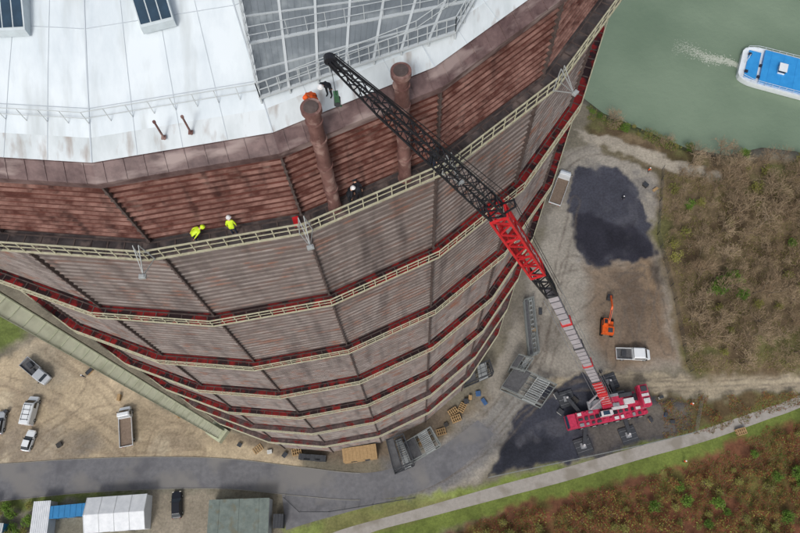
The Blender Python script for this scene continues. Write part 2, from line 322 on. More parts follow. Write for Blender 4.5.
for gi in range(1,8):
    z=LV[gi]; w_=1.25 if gi==1 else .98
    mb=MB()
    for k in range(24):
        a,b_=pc(k,R+.03,z),pc(k+1,R+.03,z);c,d=pc(k+1,R+w_,z),pc(k,R+w_,z)
        dn=Vector((0,0,-.14)); mb.hexa([a+dn,d+dn,c+dn,b_+dn],[a,d,c,b_])
    dk=part(gas,mb,"gallery",[mdeck1 if gi==1 else (mdeckg if gi>=6 else mdeck)])
    mb=MB()
    for k in range(24):
        mb.beam(pc(k,R+.26,z+.02),pc(k+1,R+.26,z+.02),.09,.06)
        for i in range(9):
            t=(i+.5)/9; p=pc(k,R+.2,z+.02).lerp(pc(k+1,R+.2,z+.02),t); q=pc(k,R+w_-.05,z+.02).lerp(pc(k+1,R+w_-.05,z+.02),t); mb.beam(p,q,.08,.05)
    part(dk,mb,"deck_beam",[mcol])
    mb=MB(); t=.085 if gi==1 else .08
    for k in range(24):
        a,b_=pc(k,R+w_+.03,z),pc(k+1,R+w_+.03,z)
        for hh,tt in ((-.08,t*1.5),(.55,t*.6),(1.12,t)):
            mb.beam(a+Vector((0,0,hh)),b_+Vector((0,0,hh)),tt,tt)
        nn=10
        for i in range(nn):
            p=a.lerp(b_,i/nn); mb.beam(p+Vector((0,0,-.1)),p+Vector((0,0,1.12)),t*.7)
    part(dk,mb,"railing",[mrail])
mlamp=mat("galvanised",(166,170,170),.4,.2,.1,5)
mb=MB()
for yy in (-.4,.4):
    mb.beam((0,yy,0),(0,yy*.4,2.0),.05); mb.beam((0,yy,.1),(1.2,0,.5),.045)
    mb.beam((0,yy*.4,2.0),(1.2,0,.5),.04)
mb.beam((0,-.4,1.0),(0,.4,1.0),.04)
fr=mb.mesh("floodlight_bracket",[mlamp])
mb=MB(); mb.box((1.3,0,.6),(.26,.4,.18)); mb.box((1.3,0,.72),(.16,.24,.06)); fl=mb.mesh("floodlight",[mlamp])
for k in range(-4,9):
    o=part(gas,fr,"floodlight_bracket",[]); o.location=pc(k,R+1.28,LV[1]); o.rotation_euler=(0,0,PH+k*math.radians(15))
    part(o,fl,"floodlight",[])
# cornice & roof
mcorn=mat("cornice",(112,92,90),.45,0,.3,.9,rgb2=(72,54,54),thr=(.35,.65),scale2=.9,mix2=(140,124,120),st2=(.4,.4,2))
mroof=mat("white_roof",(212,220,224),.45,0,.05,.5,(1,.25,1),rgb2=(190,200,206),thr=(.3,.6),scale2=.5,mix2=(176,183,184),st2=(2.2,.16,1),thr2=(.54,.8))
mroofe=mat("stained_roof_edge",(204,211,214),.5,0,.05,.6,(1,.25,1),rgb2=(180,188,190),thr=(.3,.6),scale2=1.2,mix2=(142,128,118),st2=(1.6,.3,1),thr2=(.55,.8))
mseam=mat("roof_seam",(186,194,200),.5,0,.05,1)
mb=MB()
prof=[(R+.35,100.5),(R+.35,100.95),(33.62,101.65),(33.45,101.65)]
for k in range(24):
    for j in range(3):
        (r0,z0),(r1,z1)=prof[j],prof[j+1]; mb.face([pc(k,r0,z0),pc(k+1,r0,z0),pc(k+1,r1,z1),pc(k,r1,z1)])
    mb.face([pc(k,R,100.5),pc(k+1,R,100.5),pc(k+1,R+.35,100.5),pc(k,R+.35,100.5)])
    for i in range(9):
        p=pc(k,R+.36,100.75).lerp(pc(k+1,R+.36,100.75),(i+.5)/9); q=pc(k,33.62,101.68).lerp(pc(k+1,33.62,101.68),(i+.5)/9); mb.beam(p+Vector((0,0,.2)),q,.05,.05)
part(gas,mb,"cornice",[mcorn])
rp=[(33.6,101.72),(32.5,102.18),(30,103.2),(26,104.7),(20,106.6),(12,108.4),(5,109.3),(.01,109.6)]
def roofz(r):
    for i in range(len(rp)-1):
        if rp[i+1][0]<=r<=rp[i][0]: t=(rp[i][0]-r)/(rp[i][0]-rp[i+1][0]); return rp[i][1]+t*(rp[i+1][1]-rp[i][1])
    return rp[0][1]
mb=MB()
for k in range(24):
    for j in range(len(rp)-1):
        (r0,z0),(r1,z1)=rp[j],rp[j+1]; mb.face([pc(k,r0,z0),pc(k+1,r0,z0),pc(k+1,r1,z1),pc(k,r1,z1)],1 if j==0 else 0)
rf=part(gas,mb,"roof",[mroof,mroofe])
mb=MB()
for k in range(24):
    for f_ in (0,.25,.5,.75):
        for j in range(6):
            (r0,z0),(r1,z1)=rp[j],rp[j+1]
            a=pc(k,r0,z0).lerp(pc(k+1,r0,z0),f_); c=pc(k,r1,z1).lerp(pc(k+1,r1,z1),f_)
            mb.beam(a+Vector((0,0,.01)),c+Vector((0,0,.01)),.06 if f_==0 else .022,.05 if f_==0 else .03)
    for r in (31.2,27.6):
        mb.beam(pc(k,r,roofz(r)+.01),pc(k+1,r,roofz(r)+.01),.03,.03)
part(rf,mb,"roof_seam",[mseam])
mwr=mat("white_railing",(190,196,196),.5,0,.05,2)
mwf=mat("terrace_steel",(178,184,186),.5,0,.05,2)
mb=MB(); rr=31.9; z=roofz(rr)
for k in range(24):
    a,b_=pc(k,rr,z),pc(k+1,rr,z)
    for hh in (.5,1.0): mb.beam(a+Vector((0,0,hh)),b_+Vector((0,0,hh)),.03)
    for i in range(8):
        p=a.lerp(b_,i/8); mb.beam(p,p+Vector((0,0,1.0)),.03)
part(rf,mb,"roof_railing",[mwr])
mglass=mat("dark_glass",(40,62,80),.4,0,.2,2,spec=.2)
def onroof(px,py,z0=103.0):
    z=z0
    for _ in range(12):
        p=G(px,py,z)-C; r=math.hypot(p.x,p.y); z=roofz(r)
    return Vector((p.x,p.y,z))
mfr=mat("skylight_frame",(184,194,198),.5,0,.1,2)
for (px,py) in ((14,20),(156,14)):
    p=onroof(px,py); a=math.atan2(p.y,p.x)
    # lean-to skylight: glazed slope faces the roof edge (+x)
    mb=MB(); mb.hexa([(-.85,-.8,-.1),(.85,-.8,-.1),(.85,.8,-.1),(-.85,.8,-.1)],[(-.85,-.8,1.25),(.85,-.8,.35),(.85,.8,.35),(-.85,.8,1.25)])
    mb.beam((-.9,-.85,1.28),(-.9,.85,1.28),.12,.1)
    o=part(rf,mb,"skylight",[mfr]); o.location=p-Vector((0,0,.1)); o.rotation_euler=(0,0,a+.12)
    for i in range(3):
        mb=MB(); y0=-.74+i*.51; zz=lambda x:1.25-(x+.85)*.9/1.7+.02
        mb.face([(-.68,y0,zz(-.68)),(.74,y0,zz(.74)),(.74,y0+.45,zz(.74)),(-.68,y0+.45,zz(-.68))]); part(o,mb,"skylight_pane",[mglass])
# grey panel terrace on roof
mpan=mat("grey_roof_panel",(122,129,134),.35,.0,.1,.5,(1,1,1),rgb2=(96,104,109),scale2=.9,mix2=(136,143,146))
pan=[(236,-30),(262,103),(455,38),(500,-40)]
cs=[onroof(*p)+Vector((0,0,.45)) for p in pan]
mb=MB(); nu,nv=7,5
def bil(u,v,dz=0): return (cs[0].lerp(cs[3],u)).lerp(cs[1].lerp(cs[2],u),v)+Vector((0,0,dz))
for i in range(nu):
    for j in range(nv):
        g=.035; q=[bil((i+g)/nu,(j+g)/nv),bil((i+g)/nu,(j+1-g)/nv),bil((i+1-g)/nu,(j+1-g)/nv),bil((i+1-g)/nu,(j+g)/nv)]
        mb.hexa([x-Vector((0,0,.06)) for x in q],q)
        for f_ in (.2,.4,.6,.8): mb.beam(q[0].lerp(q[3],f_)+Vector((0,0,.004)),q[1].lerp(q[2],f_)+Vector((0,0,.004)),.025,.03)
fb=MB()
for i in range(nu+1): fb.beam(bil(i/nu,0,-.0),bil(i/nu,1,-.0),.13,.12)
for j in range(nv+1): fb.beam(bil(0,j/nv,-.01),bil(1,j/nv,-.01),.16 if j%2 else .09,.10)
for i in range(nu+1):
    for j in range(nv+1):
        p=bil(i/nu,j/nv); fb.beam(p,(p.x,p.y,p.z-.7),.08)
tp=part(rf,mb,"roof_terrace",[mpan]); part(tp,fb,"terrace_frame",[mwf])
fb=MB()
def railing(f,pts,h=1.1,st=.9,t=.05,rails=(.55,1.1)):
    for a,b_ in zip(pts[:-1],pts[1:]):
        for r_ in rails: f.beam(a+Vector((0,0,r_)),b_+Vector((0,0,r_)),t)
        n_=max(1,int((b_-a).length/st))
        for i in range(n_+1):
            p=a.lerp(b_,i/n_); f.beam(p,p+Vector((0,0,h)),t)
railing(fb,[bil(0,0),bil(0,1),bil(1,1),bil(1,0)],t=.04,st=.5)
railing(fb,[bil(.0,.6),bil(1,.6)],t=.03)
part(tp,fb,"terrace_railing",[mwf])
mpipe=mat("rusty_pipe",(126,94,88),.6,0,.3,1.6,(1,1,.5),rgb2=(90,62,58),scale2=1.5,mix2=(150,124,116))
for (px,py) in ((164,138),(191,133)):
    p=onroof(px,py); mb=MB(); mb.tube(p-Vector((0,0,.1)),p+Vector((0,0,1.35)),.055,.05,8); mb.box(tuple(p+Vector((0,0,.05))),(.22,.22,.06)); mb.tube(p+Vector((0,0,1.3)),p+Vector((0,0,1.4)),.08,.08,8); part(rf,mb,"vent_post",[mpipe])
# vent pipes
for (px,py),n_top in (((335,206),10.0),((405,176),10.0)):
    b_=G(px,py,93.9)-C; b_.z=93.7; mb=MB()
    mb.tube(b_,b_+Vector((0,0,n_top)),.37,.37,24); 
    for z in (0,2.4,4.9,7.4,9.0): mb.tube(b_+Vector((0,0,z)),b_+Vector((0,0,z+.08)),.43,.43,24)
    o=part(gas,mb,"vent_pipe",[mpipe],smooth=False)
    mb=MB(); mb.tube(b_+Vector((0,0,n_top-.2)),b_+Vector((0,0,n_top+.1)),.5,.5,24); mb.tube(b_+Vector((0,0,n_top+.1)),b_+Vector((0,0,n_top+.16)),.36,.34,24,1)
    part(o,mb,"pipe_cap",[mpipe,mcol])
    mb=MB()
    for z in (1.5,4.2,6.6): mb.beam(b_+Vector((0,0,z)),b_+Vector((0,1.4,z)),.1)
    part(o,mb,"pipe_bracket",[mcol])
# lift tower
mlift=mat("pale_green_cladding",(232,234,208),.5,0,.06,1.0,rgb2=(212,216,190),scale2=.4,mix2=(196,198,172))
mlf2=mat("lift_frame",(170,174,150),.5,0,.1,2)
mscf=mat("scaffold_steel",(128,132,130),.5,.1,.1,2)
lb=G(219,433,0); ang=math.atan2(lb.y-C.y,lb.x-C.x)
lift=thing("lift_tower","tall pale green clad lift tower standing beside the gasometer wall","lift tower",lb,ang)
mb=MB(); mb.box((0,0,49),(1.5,2.0,98))
part(lift,mb,"shaft",[mlift])
mb=MB()
for x in (-.8,.8):
    for y in (-1.05,1.05): mb.box((x,y,49.5),(.1,.1,99))
z=0
while z<98:
    for x in (.78,-.78): mb.box((x,0,z),(.05,2.1,.07))
    for y in (1.03,-1.03): mb.box((0,y,z),(1.6,.05,.07))
    z+=2.4
part(lift,mb,"frame",[mlf2])
mb=MB(); mb.box((0,0,.9),(2.6,3.2,1.8)); part(lift,mb,"entrance",[mlf2])
# ------------------------------------------------------------ crane
red=mat("red_crane_paint",(206,46,50),.4,0,.15,1.5,rgb2=(168,32,40)); pink=mat("crimson_paint",(192,58,88),.4,0,.15,2,rgb2=(156,38,64))
whitep=mat("white_paint",(206,204,204),.4,0,.06,2,rgb2=(176,174,174)); blk=mat("black_steel",(34,35,40),.45,0,.2,3); gry=mat("boom_grey",(184,180,184),.4,0,.08,1.5,rgb2=(156,150,156))
rub=mat("tyre_rubber",(28,28,29),.8,0,.2,5); dgr=mat("dark_grey_metal",(60,62,66),.5,0,.2,3); mgr=mat("machine_grey",(128,130,134),.5,0,.2,3)
cb=G(603,412,0)
hook=G(337,100,104.6); tip=Vector((hook.x,hook.y,107.4))
pv=G(607,402,3.2)
dh=Vector((tip.x-pv.x,tip.y-pv.y,0)).normalized(); nv_=Vector((-dh.y,dh.x,0))
def onplane(px,py):
    d=Vector(ray(px,py)); o=Vector((0,0,H)); t=(pv-o).dot(nv_)/d.dot(nv_); return o+d*t
k1=onplane(551,292); k2=onplane(497,212)
crane=thing("mobile_crane","red and white mobile crane on outriggers with long black lattice jib","crane",cb)
c0=G(572,423);c1=G(643,408); cax=(c1-c0).normalized(); cyaw=math.atan2(cax.y,cax.x); L_=(c1-c0).length; cm=(c0+c1)/2
def lp(v): return Vector(v)-cb
def CL(x,y,z): p=cm+cax*x+Vector((-cax.y,cax.x,0))*y; return Vector((p.x-cb.x,p.y-cb.y,z))
mb=MB(); o_=CL(0,0,0)
mb.box((o_.x,o_.y,1.35),(L_,2.6,.7),0,cyaw); mb.box(tuple(CL(0,0,1.78)),(L_-1,2.8,.14),0,cyaw)
random.seed(5)
for i in range(12):
    for yy in (.95,-.95,0):
        mb.box(tuple(CL(-L_/2+1.2+i*1.08,yy,1.98)),(random.uniform(.45,.9),random.uniform(.35,.6),random.uniform(.15,.5)),random.choice([1,2,3,4,0,0,1]),cyaw)
ch=part(crane,mb,"carrier",[pink,whitep,dgr,blk,mgr],bevel=.03)
mb=MB(); mb.hexa([CL(-L_/2-1.4,-1.3,.7),CL(-L_/2+.3,-1.3,.7),CL(-L_/2+.3,1.3,.7),CL(-L_/2-1.4,1.3,.7)],[CL(-L_/2-1.1,-1.25,2.6),CL(-L_/2+.3,-1.25,2.6),CL(-L_/2+.3,1.25,2.6),CL(-L_/2-1.1,1.25,2.6)])
cbn=part(crane,mb,"driver_cab",[pink],bevel=.08)
mb=MB(); mb.hexa([CL(-L_/2-1.42,-1.1,1.6),CL(-L_/2-1.3,-1.1,1.6),CL(-L_/2-1.3,1.1,1.6),CL(-L_/2-1.42,1.1,1.6)],[CL(-L_/2-1.22,-1.05,2.45),CL(-L_/2-1.1,-1.05,2.45),CL(-L_/2-1.1,1.05,2.45),CL(-L_/2-1.22,1.05,2.45)]); part(cbn,mb,"windscreen",[mglass])
mbw=MB(); mbw.tube((0,-.22,0),(0,.22,0),.75,.75,16)
wme=mbw.mesh("wheel",[rub]); mbr=MB(); mbr.tube((0,-.24,0),(0,.24,0),.38,.38,10); rme=mbr.mesh("rim",[whitep])
for i in range(6):
    for s_ in (-1,1):
        o=part(crane,wme,"wheel",[],CL(-L_/2+1.4+i*(L_-2.6)/5,s_*1.25,.75)); o.rotation_euler=(0,0,cyaw); part(o,rme,"rim",[])
for (px,py) in ((583,446),(628,435),(566,399),(609,382)):
    e=lp(G(px,py,0)); t_=(Vector((e.x,e.y,0))+cb-cm).dot(cax); st=CL(max(-4.5,min(4.5,t_)),0,1.1)
    mb=MB(); mb.beam(st,(e.x,e.y,1.15),.65,.5,0); mb.beam((e.x,e.y,1.4),(e.x,e.y,.3),.36,.36,1)
    o=part(crane,mb,"outrigger",[dgr,whitep],bevel=.03)
    mb=MB(); mb.box((e.x,e.y,.16),(3.0,2.9,.3),0,cyaw+.1); mb.box((e.x,e.y,.34),(1.0,1.0,.06),1,cyaw)
    for y in (-.9,0,.9): q=Vector((e.x,e.y,.33))+Vector((-math.sin(cyaw+.1),math.cos(cyaw+.1),0))*y; mb.box(tuple(q),(2.9,.05,.04),1,cyaw+.1)
    part(o,mb,"outrigger_mat",[dgr,mgr],bevel=.03)
def SL(x,y,z): p=lp(pv)-Vector((0,0,pv.z))+dh*x+nv_*y; return Vector((p.x,p.y,z))
sy=math.atan2(dh.y,dh.x)
mb=MB(); mb.tube(SL(-1.5,0,1.85),SL(-1.5,0,2.3),1.5,1.5,20,1); mb.box(tuple(SL(-2.2,0,2.65)),(6.4,2.2,.7),0,sy); mb.box(tuple(SL(-3.9,.5,3.3)),(1.9,1.0,.6),2,sy); mb.box(tuple(SL(-3.6,-.7,3.25)),(2.4,.7,.5),1,sy); mb.box(tuple(SL(-1.2,-1.0,3.2)),(2.2,.5,.5),3,sy); mb.box(tuple(SL(-1.5,.7,3.1)),(1.2,.6,.3),3,sy)
mb.box(tuple(SL(-2.0,1.3,2.9)),(3.0,.5,.6),2,sy); mb.box(tuple(SL(-2.4,-1.35,2.8)),(2.6,.45,.5),1,sy)
part(crane,mb,"superstructure",[pink,dgr,whitep,mgr],bevel=.04)
mb=MB()
for i in range(4):
    mb.box(tuple(SL(-6.9,0,2.0+i*.52)),(1.7-.1*(i%2),4.0-.2*(i%2),.48),0,sy)
mb.box(tuple(SL(-6.9,1.1,4.0)),(1.1,.9,.35),1,sy);mb.box(tuple(SL(-6.9,-1.1,4.0)),(1.1,.9,.35),2,sy);mb.box(tuple(SL(-6.9,0,3.9)),(1.3,.5,.2),1,sy)
part(crane,mb,"counterweight",[pink,whitep,dgr],bevel=.04)
mb=MB(); mb.box(tuple(SL(.6,1.9,2.9)),(2.2,.95,1.5),0,sy); o=part(crane,mb,"operator_cab",[whitep],bevel=.1)
mb=MB(); mb.box(tuple(SL(1.62,1.9,3.05)),(.22,.8,1.1),0,sy); mb.box(tuple(SL(.7,1.9,3.66)),(1.2,.7,.06),0,sy); part(o,mb,"cab_window",[mglass])
mb=MB(); mb.tube(SL(-5.1,-.6,3.3),SL(-5.1,.6,3.3),.45,.45,14); part(crane,mb,"winch",[blk])
a=lp(pv);b_=lp(k1); D=(b_-a); Dn=D.normalized(); upb=(Dn.cross(nv_)).normalized()
mb=MB(); cuts=[0,.18,.36,.53,.69,.85,1.0]; ws=[1.3,1.18,1.06,.96,.87,.78]
for i in range(6):
    p,q=a+D*cuts[i],a+D*(cuts[i+1]+.003); mb.beam(p,q,ws[i],ws[i]*1.15,1 if i<2 else 0,up=upb)
    mb.beam(q-Dn*.6,q,ws[i]+.12,ws[i]*1.15+.12,1 if i%2==0 else 2,up=upb)
    for t in (.2,.4,.6,.8): c=p.lerp(q,t); mb.beam(c-Dn*.12,c+Dn*.12,ws[i]+.05,ws[i]*1.15+.05,2 if i>1 else 0,up=upb)
part(crane,mb,"telescopic_boom",[gry,red,dgr],bevel=.04)
mb=MB()
for sgn in (-1,1):
    mb.beam(a+nv_*sgn*1.1+upb*1.3,b_+nv_*sgn*.6+upb*.8,.04); mb.beam(a+nv_*sgn*1.1-upb*1.3,b_+nv_*sgn*.6-upb*.8,.04)
part(crane,mb,"guy_rope",[mgr])
mb=MB(); mid=a+D*.14
for y in (-.6,.6): mb.tube(SL(3.0,y,2.4),mid+nv_*y,.2,.15,10)
mb.box(tuple(SL(2.2,0,2.4)),(2.4,1.6,.4),1,sy)
part(crane,mb,"luffing_ram",[gry,mgr])
def lattice(mb,p,q,w0,h0,w1,h1,n,c=.11,d=.06,m=0,N=None,U=None,md=None):
    D=(q-p); dd=D.normalized(); U=U or dd.cross(N).normalized(); md=m if md is None else md
    def cor(t):
        w_=w0+(w1-w0)*t;h_=h0+(h1-h0)*t;o=p+D*t
        return [o+N*w_/2+U*h_/2,o-N*w_/2+U*h_/2,o-N*w_/2-U*h_/2,o+N*w_/2-U*h_/2]
    A=[cor(i/n) for i in range(n+1)]
    for j in range(4): mb.beam(A[0][j],A[n][j],c,c,m)
    for i in range(n):
        for j in range(4):
            j2=(j+1)%4
            if i%2: mb.beam(A[i][j],A[i+1][j2],d,d,md)
            else: mb.beam(A[i][j2],A[i+1][j],d,d,md)
K1=lp(k1);K2=lp(k2);T=lp(tip); dk=(K2-K1); u2=dk.normalized().cross(nv_)
mb=MB(); lattice(mb,K1,K1+dk*.34,.9,.9,1.15,1.1,6,.14,.085,0,nv_); part(crane,mb,"boom_adapter",[blk])
mb=MB(); lattice(mb,K1+dk*.34,K2,1.2,1.1,1.2,1.1,11,.17,.1,0,nv_)
for t in (.34,.6,.8,1.0):
    c=K1+dk*t
    for s_ in (-1,1): mb.beam(c+u2*.55*s_-nv_*.6,c+u2*.55*s_+nv_*.6,.14); mb.beam(c-u2*.55+nv_*.6*s_,c+u2*.55+nv_*.6*s_,.14)
for s_ in (-1,1): mb.beam(K1+dk*.44+u2*s_*.6,K1+dk*.84+u2*s_*.6,.62,.03,0,up=u2)
rs=part(crane,mb,"red_boom_section",[red])
mb=MB()
for s_ in (-1,1):
    for i in range(8):
        t=.46+i*.05; c=K1+dk*t+u2*s_*.63
        if i!=4:
            mb.beam(c-dk.normalized()*.26,c-dk.normalized()*.12,.4,.03,0,up=u2); mb.beam(c-dk.normalized()*.12+nv_*.1*(-1)**i,c+dk.normalized()*.26+nv_*.1*(-1)**i,.12,.03,0,up=u2)
part(rs,mb,"white_lettering",[whitep])
DJ=T-K2
mb=MB(); lattice(mb,K2,K2+DJ*.1,1.0,.95,1.05,1.0,3,.13,.08,0,nv_); lattice(mb,K2+DJ*.1,K2+DJ*.78,1.05,1.0,.66,.6,22,.09,.045,0,nv_); lattice(mb,K2+DJ*.78,T,.66,.6,.3,.25,8,.07,.04,0,nv_)
u3=DJ.normalized().cross(nv_)
if u3.z<0: u3=-u3
ap=K2+u3*1.3+dk.normalized()*.3
for y in (-.4,.4): mb.beam(K2+nv_*y,ap+nv_*y*.6,.1)
mb.beam(ap-nv_*.3,ap+nv_*.3,.1)
lj=part(crane,mb,"lattice_jib",[blk])
mb=MB()
for y in (-.3,.3):
    mb.beam(ap+nv_*y,T+u3*.25+nv_*y*.4,.035); mb.beam(ap+nv_*y,K1+u3*.9+nv_*y*1.6,.035)
part(lj,mb,"pendant_rope",[blk])
mb=MB(); mb.tube(T-nv_*.14,T+nv_*.14,.24,.24,14); mb.beam(T-nv_*.2,T-DJ.normalized()*.5-nv_*.2,.1); mb.beam(T+nv_*.2,T-DJ.normalized()*.5+nv_*.2,.1); part(lj,mb,"sheave",[blk])
mb=MB(); hk=lp(hook)
for y in (-.08,.08): mb.beam(T+nv_*y,hk+Vector((0,0,.4))+nv_*y,.022)
part(crane,mb,"hoist_rope",[blk])
grn=mat("green_rigging",(60,96,70),.5); mb=MB(); mb.box(tuple(hk+Vector((0,0,.2))),(.22,.34,.5),0,sy); mb.tube(hk+Vector((0,-.2,-.1)),hk+Vector((0,.2,-.1)),.15,.15,12,1); mb.beam(hk+Vector((0,0,-.2)),hk+Vector((.14,0,-.5)),.07)
part(crane,mb,"hook_block",[grn,dgr])
# ------------------------------------------------------------ vehicles
mglass2=mat("vehicle_glass",(34,40,46),.12,0,.1,2,spec=.6); lampm=mat("lamp_lens",(220,215,200),.2); tailm=mat("tail_lens",(150,20,20),.3)
def sec(x,w,z0,z1,c=.12): return [(x,-w,z0),(x,w,z0),(x,w+.0,z1-c),(x,w-c,z1),(x,-w+c,z1),(x,-w,z1-c)]
def wheels(par,xs,w,r=.36,t=.24):
    a=MB(); a.tube((0,-t/2,0),(0,t/2,0),r,r,14); wm_=a.mesh("wheel",[rub]); b2=MB(); b2.tube((0,-t/2-.01,0),(0,t/2+.01,0),r*.55,r*.55,10); rm_=b2.mesh("rim",[mlamp])
    for x in xs:
        for s_ in (-1,1):
            o=part(par,wm_,"wheel",[],(x,s_*w,r)); part(o,rm_,"rim",[])
def lights(par,x0,x1,w,z):
    a=MB(); a.box((0,0,0),(.08,.32,.16)); hm=a.mesh("headlight",[lampm]); b2=MB(); b2.box((0,0,0),(.06,.2,.24)); tm=b2.mesh("tail_light",[tailm])
    for s_ in (-1,1): part(par,hm,"headlight",[],(x1,s_*w,z)); part(par,tm,"tail_light",[],(x0,s_*w,z))
def mirrors(par,x,w,z):
    for s_ in (-1,1): a=MB(); a.box((x,s_*(w+.14),z),(.12,.22,.2)); part(par,a,"mirror",[rub])
def car(px,py,p2,label,paint_,kind="car",L=4.6,Wd=1.85,Ht=1.5,name="parked_car"):
    p=G(px,py);q=G(*p2); yaw=math.atan2(q.y-p.y,q.x-p.x); c=(p+q)/2 ; w_=Wd/2
    o=thing(name,label,kind,c,yaw)
    mb=MB()
    if kind=="car":
        mb.loft([sec(-L/2,w_*.86,.4,.85),sec(-L/2+.25,w_*.97,.28,.98),sec(-.3,w_,.26,.98),sec(L/2-1.3,w_,.26,.96),sec(L/2-.3,w_*.93,.3,.82),sec(L/2,w_*.75,.4,.66)])
        part(o,mb,"body",[paint_],smooth=False,bevel=.05)
        mb=MB(); mb.hexa([(-L/2+.2,-w_*.9,.97),(L/2-1.25,-w_*.9,.96),(L/2-1.25,w_*.9,.96),(-L/2+.2,w_*.9,.97)],[(-L/2+.75,-w_*.7,Ht-.05),(L/2-2.1,-w_*.7,Ht-.04),(L/2-2.1,w_*.7,Ht-.04),(-L/2+.75,w_*.7,Ht-.05)]); part(o,mb,"window",[mglass2])
        mb=MB(); mb.box((-.62+0,0,Ht-.02),(L-2.7,w_*1.45,.08)); part(o,mb,"roof_panel",[paint_],bevel=.03)
        wheels(o,(-L/2+.85,L/2-.9),w_-.1); mirrors(o,L/2-1.7,w_-.05,1.0)
    else:
        mb=MB(); mb.loft([sec(-L/2,w_*.95,.4,Ht-.03,.15),sec(-L/2+.1,w_,.35,Ht,.2),sec(L/2-1.9,w_,.35,Ht,.2),sec(L/2-1.5,w_,.35,Ht-.15,.2),sec(L/2-.85,w_*.98,.35,1.25,.1),sec(L/2-.1,w_*.9,.4,.95),sec(L/2,w_*.8,.45,.8)])
        part(o,mb,"body",[paint_],bevel=.04)
        mb=MB(); mb.face([(L/2-.84,-w_*.8,1.33),(L/2-.84,w_*.8,1.33),(L/2-1.47,w_*.74,Ht-.1),(L/2-1.47,-w_*.74,Ht-.1)])
        part(o,mb,"windscreen",[mglass2])
        for s_ in (-1,1): mb=MB(); mb.face([(L/2-2.3,s_*(w_+.01),1.15),(L/2-1.0,s_*(w_+.01),1.15),(L/2-1.5,s_*(w_-.0+.01),Ht-.35),(L/2-2.3,s_*(w_+.01),Ht-.35)][::s_]); part(o,mb,"side_window",[mglass2])
        mb=MB()
        for i in range(4): mb.box((-L/2+.8+i*.9,0,Ht+.04),(.08,w_*1.5,.06))
        for y in (-.6,.6): mb.box((-L/2+2.1,y,Ht+.04),(3,.05,.05))
        part(o,mb,"roof_rack",[dgr]); wheels(o,(-L/2+1.0,L/2-.9),w_-.1); mirrors(o,L/2-1.1,w_,1.3)
    lights(o,-L/2,L/2-.1,w_*.7,.75)
    return o
def flatbed(px,py,p2,label,cabm,bedm,L=6.2,Wd=2.1,crew=1.9,name="flatbed_truck",load=None,Ht=2.2,kind="truck"):
    p=G(px,py);q=G(*p2); yaw=math.atan2(q.y-p.y,q.x-p.x); c=(p+q)/2; w_=Wd/2
    o=thing(name,label,kind,c,yaw)
    mb=MB(); x0=L/2-crew-.7
    mb.loft([sec(x0,w_*.95,.5,Ht-.05,.15),sec(x0+.1,w_,.45,Ht,.2),sec(L/2-1.3,w_,.45,Ht-.05,.2),sec(L/2-.7,w_*.97,.45,1.4,.1),sec(L/2-.08,w_*.88,.45,1.1),sec(L/2,w_*.8,.5,.9)])
    cb_=part(o,mb,"cab",[cabm],bevel=.04)
    mb=MB(); mb.face([(L/2-.69,-w_*.82,1.46),(L/2-.69,w_*.82,1.46),(L/2-1.27,w_*.76,Ht-.12),(L/2-1.27,-w_*.76,Ht-.12)]); part(cb_,mb,"windscreen",[mglass2])
    for s_ in (-1,1): mb=MB(); mb.face([(x0+.25,s_*(w_+.012),1.25),(L/2-.85,s_*(w_+.012),1.25),(L/2-1.3,s_*(w_+.012),Ht-.3),(x0+.25,s_*(w_+.012),Ht-.3)][::s_]); part(cb_,mb,"side_window",[mglass2])
    mirrors(cb_,L/2-.9,w_,1.5)
    bl=x0+L/2-.12; bx=-L/2+bl/2
    mb=MB(); mb.box((bx,0,.95),(bl,Wd+.1,.12),1)
    for s_ in (-1,1): mb.box((bx,s_*(w_+.03),1.2),(bl,.06,.42),0)
    mb.box((-L/2+.03,0,1.2),(.06,Wd,.42),0); mb.box((x0-.16,0,1.4),(.07,Wd,.85),0)
    part(o,mb,"load_bed",[cabm,bedm])
    mb=MB(); mb.box((-.2,0,.65),(L-1,.8,.25)); part(o,mb,"chassis",[blk])
    if load:
        for (x,y,sx,sy_,sz) in load: mb=MB(); mb.box((x,y,1.02+sz/2),(sx,sy_,sz),0,.1*x); part(o,mb,"tool_chest",[dgr],bevel=.03)
    wheels(o,(-L/2+1.2,L/2-1.0),w_-.12,.4,.28); lights(o,-L/2,L/2-.06,w_*.7,.85)
    return o
wv=mat("vehicle_white",(216,220,222),.25,0,.03,1,spec=.5); bkp=mat("vehicle_black",(26,28,34),.2,0,.1,1,spec=.5); slv=mat("vehicle_silver",(176,180,184),.3,.2,.05,1)
bed=mat("truck_bed_brown",(120,104,90),.7,0,.25,2); bedg=mat("truck_bed_grey",(84,84,86),.6,0,.25,2)
flatbed(25,361,(52,384),"grey-bedded white flatbed truck with tool boxes parked on the sandy lot",slv,bedg,L=6.6,load=[(-1.6,.2,1.2,.8,.6),(-.2,-.3,.9,.7,.4)])
flatbed(129,448,(127,407),"white cab dropside truck with empty brown bed on the sandy lot",wv,bed,L=7.4,Wd=2.3,crew=1.3,Ht=2.4)
car(29,426,(37,397),"white panel van with roof rack parked on sandy lot",wv,"van",5.4,2.0,2.3,"parked_van")
car(28,448,(33,434),"small white car parked behind the van on sand",wv,"car",3.9,1.7,1.5)
car(178,517,(178,493),"black car parked beside the site cabins",bkp,"car",4.6,1.85,1.5)
car(0,432,(3,415),"silver car parked on the edge of the sandy lot",slv,"car",4.3,1.8,1.5)
flatbed(613,355,(650,356),"white crew cab pickup truck on the gravel yard",wv,bedg,L=6.4,crew=2.6,Ht=2.2,load=[(-1.8,0,.9,1.2,.4)],name="pickup_truck")
